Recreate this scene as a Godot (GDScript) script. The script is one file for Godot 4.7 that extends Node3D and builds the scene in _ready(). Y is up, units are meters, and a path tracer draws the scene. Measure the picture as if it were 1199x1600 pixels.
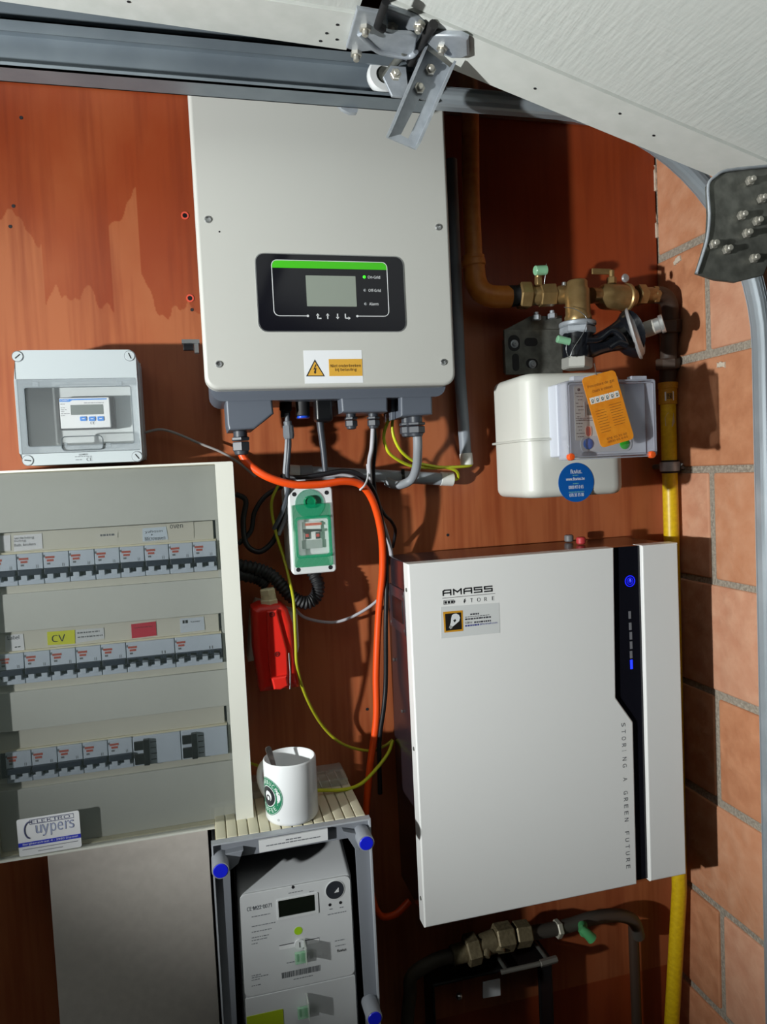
extends Node3D
# Technical corner of a garage: inverter, battery, fuse box, meters and gas
# fittings on a stained plywood wall, next to a brick pier and the sectional door.
# Metres, y up, plywood face at z = 0, brick pier face at x = 0.91.

var M := {}
var used := {}
var font: SystemFont


class MB:
	var v := PackedVector3Array()
	var n := PackedVector3Array()
	var xf := Transform3D.IDENTITY

	func tri(a: Vector3, b: Vector3, c: Vector3, na: Vector3, nb: Vector3, nc: Vector3) -> void:
		a = xf * a; b = xf * b; c = xf * c
		na = (xf.basis * na).normalized(); nb = (xf.basis * nb).normalized(); nc = (xf.basis * nc).normalized()
		if (b - a).cross(c - a).dot(na + nb + nc) > 0.0:
			v.append_array(PackedVector3Array([a, c, b])); n.append_array(PackedVector3Array([na, nc, nb]))
		else:
			v.append_array(PackedVector3Array([a, b, c])); n.append_array(PackedVector3Array([na, nb, nc]))

	func quad(a: Vector3, b: Vector3, c: Vector3, d: Vector3, na: Vector3, nb: Vector3, nc: Vector3, nd: Vector3) -> void:
		tri(a, b, c, na, nb, nc); tri(a, c, d, na, nc, nd)

	func face(a: Vector3, b: Vector3, c: Vector3, d: Vector3) -> void:
		var m := (b - a).cross(c - a).normalized()
		quad(a, b, c, d, m, m, m, m)

	static func rrect(x0: float, y0: float, x1: float, y1: float, r: float, k := 5) -> PackedVector2Array:
		var p := PackedVector2Array()
		if r <= 0.0:
			return PackedVector2Array([Vector2(x0, y0), Vector2(x1, y0), Vector2(x1, y1), Vector2(x0, y1)])
		var cs := [[x1 - r, y0 + r, -PI / 2], [x1 - r, y1 - r, 0.0], [x0 + r, y1 - r, PI / 2], [x0 + r, y0 + r, PI]]
		for c in cs:
			for i in k + 1:
				var a: float = c[2] + PI / 2 * i / k
				p.append(Vector2(c[0] + r * cos(a), c[1] + r * sin(a)))
		return p

	static func disc(cx: float, cy: float, r: float, k := 20) -> PackedVector2Array:
		var p := PackedVector2Array()
		for i in k:
			p.append(Vector2(cx + r * cos(TAU * i / k), cy + r * sin(TAU * i / k)))
		return p

	static func area(p: PackedVector2Array) -> float:
		var s := 0.0
		for i in p.size():
			var q := p[(i + 1) % p.size()]
			s += p[i].x * q.y - q.x * p[i].y
		return s

	# a polygon in x-y drawn out from z0 to z1, rounded by b at the z1 end and by bb at the z0 end
	func prism(poly, z0: float, z1: float, b := 0.0, bb := 0.0, steps := 3) -> void:
		var p := PackedVector2Array(poly)
		if area(p) < 0.0:
			p.reverse()
		var k := p.size()
		var en := []
		for i in k:
			var d := (p[(i + 1) % k] - p[i]).normalized()
			en.append(Vector2(d.y, -d.x))
		var mit := []
		for i in k:
			var n1: Vector2 = en[(i + k - 1) % k]
			var n2: Vector2 = en[i]
			mit.append((n1 + n2) / maxf(0.35, 1.0 + n1.dot(n2)))
		var rings := []
		if bb > 0.0:
			for s in steps + 1:
				var a := PI / 2 * (1.0 - float(s) / steps)
				rings.append([bb * (1.0 - cos(a)), z0 + bb * (1.0 - sin(a)), -a])
		else:
			rings.append([0.0, z0, 0.0])
		if b > 0.0:
			for s in steps + 1:
				var a := PI / 2 * float(s) / steps
				rings.append([b * (1.0 - cos(a)), z1 - b * (1.0 - sin(a)), a])
		else:
			rings.append([0.0, z1, 0.0])
		for j in rings.size() - 1:
			var r0: Array = rings[j]
			var r1: Array = rings[j + 1]
			for i in k:
				var i2 := (i + 1) % k
				var sm1: Vector2 = en[i]
				var sm2: Vector2 = en[i]
				var pe: Vector2 = en[(i + k - 1) % k]
				var ne: Vector2 = en[i2]
				if pe.dot(en[i]) > 0.7: sm1 = (pe + en[i]).normalized()
				if ne.dot(en[i]) > 0.7: sm2 = (ne + en[i]).normalized()
				var m1: Vector2 = mit[i]
				var m2: Vector2 = mit[i2]
				var a0: Vector2 = p[i] - m1 * float(r0[0])
				var b0: Vector2 = p[i2] - m2 * float(r0[0])
				var a1: Vector2 = p[i] - m1 * float(r1[0])
				var b1: Vector2 = p[i2] - m2 * float(r1[0])
				var c0 := cos(float(r0[2])); var s0 := sin(float(r0[2]))
				var c1 := cos(float(r1[2])); var s1 := sin(float(r1[2]))
				quad(Vector3(a0.x, a0.y, r0[1]), Vector3(b0.x, b0.y, r0[1]), Vector3(b1.x, b1.y, r1[1]), Vector3(a1.x, a1.y, r1[1]),
					Vector3(sm1.x * c0, sm1.y * c0, s0), Vector3(sm2.x * c0, sm2.y * c0, s0), Vector3(sm2.x * c1, sm2.y * c1, s1), Vector3(sm1.x * c1, sm1.y * c1, s1))
		for e in 2:
			var rr: Array = rings[0] if e == 0 else rings[rings.size() - 1]
			var q := PackedVector2Array()
			for i in k:
				var mm: Vector2 = mit[i]
				q.append(p[i] - mm * float(rr[0]))
			var id := Geometry2D.triangulate_polygon(q)
			var nn := Vector3(0, 0, -1) if e == 0 else Vector3(0, 0, 1)
			for t in id.size() / 3:
				var A := q[id[t * 3]]; var B := q[id[t * 3 + 1]]; var C := q[id[t * 3 + 2]]
				tri(Vector3(A.x, A.y, rr[1]), Vector3(B.x, B.y, rr[1]), Vector3(C.x, C.y, rr[1]), nn, nn, nn)

	# a frame between two outlines of the same vertex count
	func ring(o: PackedVector2Array, i_: PackedVector2Array, z0: float, z1: float) -> void:
		var k := o.size()
		for i in k:
			var j := (i + 1) % k
			var A := o[i]; var B := o[j]; var C := i_[j]; var D := i_[i]
			var up := Vector3(0, 0, 1)
			quad(Vector3(A.x, A.y, z1), Vector3(B.x, B.y, z1), Vector3(C.x, C.y, z1), Vector3(D.x, D.y, z1), up, up, up, up)
			quad(Vector3(A.x, A.y, z0), Vector3(B.x, B.y, z0), Vector3(C.x, C.y, z0), Vector3(D.x, D.y, z0), -up, -up, -up, -up)
			var d := (B - A).normalized()
			var m := Vector3(d.y, -d.x, 0)
			if A != B: quad(Vector3(A.x, A.y, z0), Vector3(B.x, B.y, z0), Vector3(B.x, B.y, z1), Vector3(A.x, A.y, z1), m, m, m, m)
			d = (C - D).normalized()
			m = Vector3(-d.y, d.x, 0)
			if C != D: quad(Vector3(D.x, D.y, z0), Vector3(C.x, C.y, z0), Vector3(C.x, C.y, z1), Vector3(D.x, D.y, z1), m, m, m, m)

	func box(a: Vector3, b: Vector3, bev := 0.0) -> void:
		var lo := Vector3(minf(a.x, b.x), minf(a.y, b.y), minf(a.z, b.z))
		var hi := Vector3(maxf(a.x, b.x), maxf(a.y, b.y), maxf(a.z, b.z))
		prism(rrect(lo.x, lo.y, hi.x, hi.y, bev, 3), lo.z, hi.z, bev, bev)

	static func axes(ax: Vector3) -> Basis:
		var w := ax.normalized()
		var h := Vector3(0, 1, 0) if absf(w.y) < 0.9 else Vector3(1, 0, 0)
		var u := h.cross(w).normalized()
		return Basis(u, w.cross(u), w)

	# profile of Vector2(radius, distance along the axis)
	func lathe(pr: Array, o: Vector3, ax: Vector3, seg := 20, flat := false) -> void:
		var bs := axes(ax)
		var sn := []
		for i in pr.size() - 1:
			var d: Vector2 = pr[i + 1] - pr[i]
			sn.append(Vector2(d.y, -d.x).normalized() if d.length() > 1e-7 else Vector2(1, 0))
		for i in pr.size() - 1:
			var p0: Vector2 = pr[i]; var p1: Vector2 = pr[i + 1]
			var n0: Vector2 = sn[i]; var n1: Vector2 = sn[i]
			var me: Vector2 = sn[i]
			if i > 0:
				var pe: Vector2 = sn[i - 1]
				if pe.dot(me) > 0.75: n0 = (pe + me).normalized()
			if i < pr.size() - 2:
				var ne: Vector2 = sn[i + 1]
				if ne.dot(me) > 0.75: n1 = (ne + me).normalized()
			for s in seg:
				var a := TAU * s / seg; var b := TAU * (s + 1) / seg
				var da := bs.x * cos(a) + bs.y * sin(a); var db := bs.x * cos(b) + bs.y * sin(b)
				var ea := da; var eb := db
				if flat: ea = (da + db).normalized(); eb = ea
				var w := bs.z
				quad(o + da * p0.x + w * p0.y, o + db * p0.x + w * p0.y, o + db * p1.x + w * p1.y, o + da * p1.x + w * p1.y,
					ea * n0.x + w * n0.y, eb * n0.x + w * n0.y, eb * n1.x + w * n1.y, ea * n1.x + w * n1.y)

	func cyl(o: Vector3, e: Vector3, r: float, seg := 20, bev := 0.0) -> void:
		var l := (e - o).length()
		if bev > 0.0:
			lathe([Vector2(0, 0), Vector2(r - bev, 0), Vector2(r, bev), Vector2(r, l - bev), Vector2(r - bev, l), Vector2(0, l)], o, e - o, seg)
		else:
			lathe([Vector2(0, 0), Vector2(r, 0), Vector2(r, l), Vector2(0, l)], o, e - o, seg)

	func hex(o: Vector3, e: Vector3, r: float) -> void:
		var l := (e - o).length()
		var b := minf(r * 0.1, l * 0.2)
		lathe([Vector2(0, 0), Vector2(r - b, 0), Vector2(r, b), Vector2(r, l - b), Vector2(r - b, l), Vector2(0, l)], o, e - o, 6, true)

	func ball(c: Vector3, r: float, seg := 14) -> void:
		var pr := []
		for i in 9:
			var a := PI * i / 8
			pr.append(Vector2(r * sin(a), -r * cos(a)))
		lathe(pr, c, Vector3(0, 1, 0), seg)

	static func smooth(p: Array, k := 6) -> Array:
		var out := []
		for i in p.size() - 1:
			var p0: Vector3 = p[maxi(i - 1, 0)]; var p1: Vector3 = p[i]
			var p2: Vector3 = p[i + 1]; var p3: Vector3 = p[mini(i + 2, p.size() - 1)]
			for s in k:
				out.append(p1.cubic_interpolate(p2, p0, p3, float(s) / k))
		out.append(p[p.size() - 1])
		return out

	# a round bar along a list of points; rr is one radius or one per point
	func tube(p: Array, rr, seg := 10) -> void:
		var k := p.size()
		var u := Vector3.ZERO
		var prev := []
		var pn := []
		for i in k:
			var a: Vector3 = p[maxi(i - 1, 0)]; var b: Vector3 = p[mini(i + 1, k - 1)]
			var t := (b - a).normalized()
			if i == 0:
				u = axes(t).x
			else:
				u = (u - t * u.dot(t)).normalized()
			var w := t.cross(u)
			var r: float = rr[i] if rr is Array else rr
			var cur := []; var cn := []
			var c: Vector3 = p[i]
			var slope := 0.0
			if rr is Array:
				slope = (float(rr[mini(i + 1, k - 1)]) - float(rr[maxi(i - 1, 0)])) / maxf((b - a).length(), 1e-6)
			for s in seg:
				var an := TAU * s / seg
				var d := u * cos(an) + w * sin(an)
				cur.append(c + d * r); cn.append((d - t * slope).normalized())
			if i > 0:
				for s in seg:
					var s2 := (s + 1) % seg
					quad(prev[s], prev[s2], cur[s2], cur[s], pn[s], pn[s2], cn[s2], cn[s])
			if i == 0 or i == k - 1:
				var m := -t if i == 0 else t
				for s in seg:
					tri(c, cur[s], cur[(s + 1) % seg], m, m, m)
			prev = cur; pn = cn

	# letters raised by d, fitted to a width w (and height h if given), lower left corner at o
	func text(f: Font, s: String, o: Vector3, w: float, h := 0.0, d := 0.0004, ux := Vector3(1, 0, 0), uy := Vector3(0, 1, 0)) -> void:
		var tm := TextMesh.new()
		tm.font = f; tm.text = s; tm.font_size = 24; tm.pixel_size = 0.01; tm.depth = 0.01; tm.curve_step = 1.5
		var ar := tm.get_mesh_arrays()
		if ar.is_empty():
			return
		var pv: PackedVector3Array = ar[Mesh.ARRAY_VERTEX]
		var pn: PackedVector3Array = ar[Mesh.ARRAY_NORMAL]
		var id = ar[Mesh.ARRAY_INDEX]
		var lo := Vector3(1e9, 1e9, 1e9); var hi := -lo
		for q in pv:
			lo = lo.min(q); hi = hi.max(q)
		var sx := w / maxf(hi.x - lo.x, 1e-6)
		var sy := sx if h <= 0.0 else h / maxf(hi.y - lo.y, 1e-6)
		var sz := d / 0.01
		var uz := ux.cross(uy)
		var old := xf
		xf = xf * Transform3D(Basis(ux, uy, uz), o)
		var cnt: int = pv.size() if id == null or id.size() == 0 else id.size()
		for t in cnt / 3:
			var q := []; var m := []
			for e in 3:
				var ix: int = t * 3 + e if cnt == pv.size() and (id == null or id.size() == 0) else id[t * 3 + e]
				var a := pv[ix]
				q.append(Vector3((a.x - lo.x) * sx, (a.y - lo.y) * sy, (a.z - lo.z) * sz)); m.append(pn[ix])
			tri(q[0], q[1], q[2], m[0], m[1], m[2])
		xf = old

	# wrap x (arc length from the middle) and z (height above the surface) round an upright cylinder
	func bend(c: Vector3, r: float, a0: float) -> void:
		for i in v.size():
			var a := v[i].x / r + a0
			var rr := r + v[i].z
			v[i] = Vector3(c.x + rr * sin(a), c.y + v[i].y, c.z + rr * cos(a))
			n[i] = n[i].rotated(Vector3(0, 1, 0), a)


func numbered(called: String) -> String:
	if not used.has(called):
		used[called] = 0
		return called
	used[called] += 1
	return "%s_%03d" % [called, used[called]]


func tag(o: Node, label: String, category := "", group := "", kind := "") -> Node:
	if label: o.set_meta("label", label)
	if category: o.set_meta("category", category)
	if group: o.set_meta("group", group)
	if kind: o.set_meta("kind", kind)
	return o


func thing(called: String, label: String, category: String, at: Vector3, group := "", kind := "") -> Node3D:
	var o := Node3D.new()
	o.name = numbered(called)
	add_child(o, true)
	o.position = at
	tag(o, label, category, group, kind)
	return o


func part(mb: MB, called: String, m: Material, parent: Node3D, label := "", uvr := Rect2()) -> MeshInstance3D:
	var o := MeshInstance3D.new()
	o.name = called
	parent.add_child(o, true)
	o.mesh = to_mesh(mb, parent.global_transform.affine_inverse(), uvr)
	o.material_override = m
	o.cast_shadow = GeometryInstance3D.SHADOW_CASTING_SETTING_ON
	if label: o.set_meta("label", label)
	return o


func to_mesh(mb: MB, inv: Transform3D, uvr := Rect2()) -> ArrayMesh:
	var pv := PackedVector3Array(); var pn := PackedVector3Array(); var uv := PackedVector2Array()
	for i in mb.v.size():
		pv.append(inv * mb.v[i]); pn.append((inv.basis * mb.n[i]).normalized())
		if uvr.size.x > 0.0:
			uv.append(Vector2((mb.v[i].x - uvr.position.x) / uvr.size.x, 1.0 - (mb.v[i].y - uvr.position.y) / uvr.size.y))
	var a := []
	a.resize(Mesh.ARRAY_MAX)
	a[Mesh.ARRAY_VERTEX] = pv; a[Mesh.ARRAY_NORMAL] = pn
	if uv.size(): a[Mesh.ARRAY_TEX_UV] = uv
	var am := ArrayMesh.new()
	am.add_surface_from_arrays(Mesh.PRIMITIVE_TRIANGLES, a)
	return am


# a thing that is one mesh, its origin at the middle of its base
func solo(mb: MB, called: String, m: Material, label: String, category: String, group := "", kind := "", uvr := Rect2()) -> MeshInstance3D:
	var lo := Vector3(1e9, 1e9, 1e9); var hi := -lo
	for q in mb.v:
		lo = lo.min(q); hi = hi.max(q)
	var base := Vector3((lo.x + hi.x) / 2, lo.y, (lo.z + hi.z) / 2)
	var o := MeshInstance3D.new()
	o.name = numbered(called)
	add_child(o, true)
	o.position = base
	o.mesh = to_mesh(mb, Transform3D(Basis.IDENTITY, -base), uvr)
	o.material_override = m
	tag(o, label, category, group, kind)
	return o


func mat(hex: String, rough := 0.5, metal := 0.0, spec := 0.5) -> StandardMaterial3D:
	var m := StandardMaterial3D.new()
	m.albedo_color = Color(hex)
	m.roughness = rough; m.metallic = metal; m.metallic_specular = spec
	m.cull_mode = BaseMaterial3D.CULL_DISABLED
	return m


func clear(hex: String, alpha: float, rough := 0.05) -> StandardMaterial3D:
	var m := mat(hex, rough)
	m.transparency = BaseMaterial3D.TRANSPARENCY_ALPHA
	m.albedo_color.a = alpha
	return m


func glow(hex: String, e: float) -> StandardMaterial3D:
	var m := mat(hex, 0.4)
	m.emission_enabled = true
	m.emission = Color(hex)
	m.emission_energy_multiplier = e
	return m


# mottled colour between two tones; stretch > 1 draws the grain out along the v axis
func mottle(m: StandardMaterial3D, a: String, b: String, sd: int, freq: float, tile: float, stretch := 1.0, bump := 0.0) -> StandardMaterial3D:
	var nz := FastNoiseLite.new()
	nz.seed = sd; nz.frequency = freq; nz.fractal_octaves = 5
	var S := 256
	var im := Image.create(S, S, false, Image.FORMAT_RGB8)
	var hm := Image.create(S, S, false, Image.FORMAT_RGB8)
	var ca := Color(a); var cb := Color(b)
	for y in S:
		for x in S:
			# blended at the borders so that the tile repeats without a seam
			var fx := float(x) / S; var fy := float(y) / S
			var q := 0.0
			q += nz.get_noise_2d(x, y / stretch) * (1 - fx) * (1 - fy)
			q += nz.get_noise_2d(x - S, y / stretch) * fx * (1 - fy)
			q += nz.get_noise_2d(x, (y - S) / stretch) * (1 - fx) * fy
			q += nz.get_noise_2d(x - S, (y - S) / stretch) * fx * fy
			var k := clampf(q * 1.3 + 0.5, 0.0, 1.0)
			im.set_pixel(x, y, ca.lerp(cb, k))
			hm.set_pixel(x, y, Color(k, k, k))
	m.albedo_color = Color.WHITE
	m.albedo_texture = ImageTexture.create_from_image(im)
	if bump > 0.0:
		hm.bump_map_to_normal_map(bump)
		m.normal_enabled = true
		m.normal_texture = ImageTexture.create_from_image(hm)
		m.normal_scale = 1.0
	m.uv1_triplanar = true
	m.uv1_scale = Vector3.ONE / tile
	return m



func _ready() -> void:
	# ---- camera
	var cam := Camera3D.new()
	cam.name = "camera"
	add_child(cam)
	cam.position = Vector3(0, 1.45, 1.30)
	cam.rotation_degrees = Vector3(-3.0876, -14.0934, -2.7426)
	cam.fov = 69.65
	cam.near = 0.02
	cam.current = true
	# ---- surroundings: night outside the open door
	var env := Environment.new()
	env.background_mode = Environment.BG_COLOR
	env.background_color = Color(0.004, 0.005, 0.007)
	env.tonemap_mode = Environment.TONE_MAPPER_LINEAR
	env.tonemap_exposure = 1.0
	env.sdfgi_enabled = true
	env.ssao_enabled = true
	env.ssil_enabled = true
	var we := WorldEnvironment.new()
	we.name = "environment"
	we.environment = env
	add_child(we)
	font = SystemFont.new()
	font.font_names = PackedStringArray(["Droid Sans"])
	materials()
	work_lamp(Vector3(-1.45, 1.36, 1.22), Vector3(1.2, 1.91, 0.2), 5.9)
	added_fill_lamp(Vector3(-1.9, 2.48, 1.5), 0.12)
	# ---- the room
	structure()
	garage_door()
	# ---- large things
	inverter()
	battery()
	fuse_box()
	meter_cabinet()
	gas_meter()
	gas_fittings()
	# ---- smaller things
	energy_box()
	breaker_box()
	red_plug()
	conduits()
	cables()
	mug()
	lower_fittings()


func materials() -> void:
	M.cream = mat("c1c1bc", 0.42)
	M.casing = mat("5c626d", 0.42)
	M.casing_dark = mat("3c4048", 0.45)
	M.black = mat("101114", 0.35)
	M.glossy_black = mat("15151c", 0.08)
	M.rubber = mat("17171a", 0.6)
	M.ink = mat("1b1b20", 0.6)
	M.grey_ink = mat("6d7075", 0.7)
	M.white_ink = mat("d8dadc", 0.5)
	M.white = mat("d9dbdc", 0.4)
	M.white_panel = mat("e9e9e8", 0.33)
	M.paper = mat("e6e8ec", 0.7)
	M.silver = mat("b4b6b8", 0.3, 0.9)
	M.zinc = mottle(mat("9fa6ad", 0.42, 0.35), "9aa0a8", "b4bac1", 11, 0.02, 0.15)
	M.zinc_old = mottle(mat("7a7a76", 0.4, 0.45), "5d5e59", "7c7d77", 12, 0.02, 0.14)
	M.track = mottle(mat("8f99a3", 0.4, 0.4), "7b858e", "8b959d", 13, 0.015, 0.5)
	M.rail = mottle(mat("a8b0b8", 0.35, 0.45), "a2abb3", "b4bcc3", 45, 0.015, 0.5)
	M.sheet = mottle(mat("b0b4b6", 0.22, 0.85), "a8acae", "bcc0c2", 46, 0.02, 0.5)
	M.bolt = mat("c2beb4", 0.35, 0.7)
	M.brass = mottle(mat("a1824f", 0.36, 0.6), "8a6f47", "a1865a", 14, 0.02, 0.1)
	M.brass_old = mottle(mat("6a6048", 0.5, 0.4), "6a5f48", "8c8064", 15, 0.03, 0.06)
	M.black_paint = mat("16181d", 0.22)
	M.orange_pipe = mottle(mat("c8762a", 0.45), "c06c22", "d08434", 16, 0.03, 0.15)
	M.yellow_pipe = mottle(mat("d9b400", 0.4), "cfa812", "e3c018", 17, 0.04, 0.1)
	M.orange_cable = mat("ee4f12", 0.4)
	M.grey_cable = mat("8c9096", 0.5)
	M.light_cable = mat("b4b4ba", 0.5)
	M.black_cable = mat("17171b", 0.45)
	M.earth = mat("c9cf22", 0.45)
	M.pvc = mat("99a0a8", 0.5)
	M.pvc_cap = mat("dadad6", 0.5)
	M.red = mat("d3251b", 0.38)
	M.cream_plastic = mat("cfc4a2", 0.5)
	M.beige = mat("d8d2b8", 0.55)
	M.blue_cap = mat("1823d8", 0.35)
	M.yellow_mark = mat("c8dc1a", 0.6)
	M.orange_tag = mottle(mat("e58a17", 0.6), "e08312", "ea9422", 18, 0.02, 0.1)
	M.navy = mat("1f2a3e", 0.45)
	M.breaker = mat("c6d1de", 0.5)
	M.battery_body = mat("2a2328", 0.2)
	M.green_clear = clear("10a872", 0.42, 0.08)
	M.clear = clear("e8eef2", 0.05, 0.03)
	M.clear_edge = clear("b9c2c8", 0.35, 0.12)
	M.smoke = clear("3c4442", 0.22, 0.04)
	M.lcd = mat("8f978d", 0.3)
	M.mortar = mottle(mat("9b9184", 0.95), "857c70", "aba193", 19, 0.06, 0.12, 1.0, 3.0)
	M.bricks = []
	var tones := [["bc7f5c", "c99474"], ["b27552", "c58a66"], ["c0876a", "cf9d80"]]
	for i in 3:
		M.bricks.append(mottle(mat("c08060", 0.92), tones[i][0], tones[i][1], 21 + i, 0.025, 0.3, 1.0, 1.5))
	M.door = mottle(mat("d4d8d4", 0.5), "d3d7d3", "d9dcd8", 31, 0.09, 0.2, 6.0, 0.35)
	M.door_cap = mottle(mat("dcdeda", 0.45), "d5d8d3", "e0e2de", 32, 0.03, 0.3)
	M.concrete = mottle(mat("77736c", 0.9), "4a4743", "5c5954", 33, 0.03, 0.8)
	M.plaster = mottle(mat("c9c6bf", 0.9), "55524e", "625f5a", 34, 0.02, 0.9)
	M.board = board_material()


# stained plywood: fine upright grain, a darker coat that ends in runs
func board_material() -> StandardMaterial3D:
	var W := 900; var H := 960
	var x0 := -0.62; var x1 := 0.94; var y0 := 0.4; var y1 := 2.2
	var im := Image.create(W, H, false, Image.FORMAT_RGB8)
	var nz := FastNoiseLite.new(); nz.seed = 5; nz.frequency = 0.01; nz.fractal_octaves = 5
	var fine := FastNoiseLite.new(); fine.seed = 8; fine.frequency = 0.05; fine.fractal_octaves = 3
	var edge := []
	for i in W:
		var x := x0 + (x1 - x0) * i / W
		var b := 1.755 + 0.035 * nz.get_noise_2d(i * 1.2, 7.0)
		b += 0.05 * signf(fine.get_noise_2d(i * 0.55, 40.0)) * pow(absf(fine.get_noise_2d(i * 0.55, 40.0)), 0.7)
		if x > -0.117 and x < -0.07: b += 0.14
		if x < -0.22: b += 0.1
		edge.append(b)
	var coat := Color("8f3c1b"); var bare := Color("a75f3a"); var deep := Color("6f2a14")
	for j in H:
		var y := y1 - (y1 - y0) * j / H
		for i in W:
			var x := x0 + (x1 - x0) * i / W
			var g := fine.get_noise_2d(i * 3.0, j * 0.12) * 0.5 + nz.get_noise_2d(i * 2.2, j * 0.35) * 0.8
			var e: float = edge[i]
			var k := 0.0
			if y > e:
				k = clampf(0.45 + (y - e) * 9.0, 0.0, 1.0) if x < 0.1 else 0.6
				k = 0.8
			var right := smoothstep(0.1, 0.5, x)
			var blotch := nz.get_noise_2d(i * 0.9 + 300.0, j * 0.6)
			k = lerpf(k, clampf(smoothstep(1.6, 1.8, y + blotch * 0.1) * 1.25, 0.0, 1.0), right)
			var c := bare.lerp(coat, clampf(k + blotch * 0.5, 0.0, 1.0))
			c = c.lerp(deep, clampf(g * 0.5 + 0.06, 0.0, 0.5))
			im.set_pixel(i, j, c)
	var m := mat("ffffff", 0.42)
	m.albedo_texture = ImageTexture.create_from_image(im)
	return m


# ---------------------------------------------------------------- lamps
func work_lamp(at: Vector3, aim: Vector3, e: float) -> void:
	# LED flood on a tripod, outside the picture on the left, shining on the wall
	var d := (aim - at).normalized()
	var t := thing("work_lamp", "small black LED work lamp on a tripod shining at the wall", "lamp", Vector3(at.x, 0, at.z))
	var b := MB.new()
	var bs := Basis.looking_at(-d, Vector3.UP)
	b.xf = Transform3D(bs, at - d * 0.03)
	b.prism(MB.rrect(-0.05, -0.04, 0.05, 0.04, 0.008), -0.035, -0.004, 0.0, 0.006)
	part(b, "housing", M.black, t)
	b = MB.new(); b.xf = Transform3D(bs, at - d * 0.03)
	b.prism(MB.rrect(-0.04, -0.03, 0.04, 0.03, 0.004), -0.005, 0.0)
	part(b, "led_panel", glow("fff6ea", 4.0), t)
	b = MB.new()
	b.cyl(Vector3(at.x, 0.45, at.z) - d * 0.05, at - d * 0.05 + Vector3(0, -0.04, 0), 0.012)
	part(b, "pole", M.black, t)
	for i in 3:
		b = MB.new()
		var a := TAU * i / 3 + 0.4
		b.tube([Vector3(at.x, 0.5, at.z) - d * 0.05, Vector3(at.x + 0.35 * cos(a), 0.008, at.z + 0.35 * sin(a)) - d * Vector3(0.05, 0, 0.05)], 0.008)
		part(b, "leg", M.black, t)
	var l := SpotLight3D.new()
	l.name = "lamp_light"
	t.add_child(l)
	l.look_at_from_position(at, aim, Vector3.UP)
	l.light_color = Color(0.985, 1.0, 0.99)
	l.light_energy = e
	l.light_size = 0.03
	l.spot_range = 12.0
	l.spot_attenuation = 2.0
	l.spot_angle = 38.7
	l.spot_angle_attenuation = 0.8
	l.shadow_enabled = true


func added_fill_lamp(at: Vector3, e: float) -> void:  # unseen tube lamp, added only as dim fill for the shadows
	var t := thing("added_fill_lamp", "added unseen white tube lamp giving dim fill light under the ceiling", "lamp", at)
	var b := MB.new()
	b.box(at + Vector3(-0.62, 0.02, -0.04), at + Vector3(0.62, 0.05, 0.04), 0.006)
	part(b, "fitting", M.white, t)
	b = MB.new()
	b.cyl(at + Vector3(-0.6, 0, 0), at + Vector3(0.6, 0, 0), 0.013)
	part(b, "tube", glow("f4f6ff", 1.0), t)
	var l := AreaLight3D.new()
	l.name = "fill_light"
	t.add_child(l)
	l.global_position = at + Vector3(0, -0.02, 0)
	l.rotation_degrees = Vector3(-90, 0, 0)
	l.area_size = Vector2(1.2, 0.03)
	l.light_color = Color(0.93, 0.96, 1.0)
	l.light_energy = e
	l.area_range = 12.0
	l.shadow_enabled = true


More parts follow.
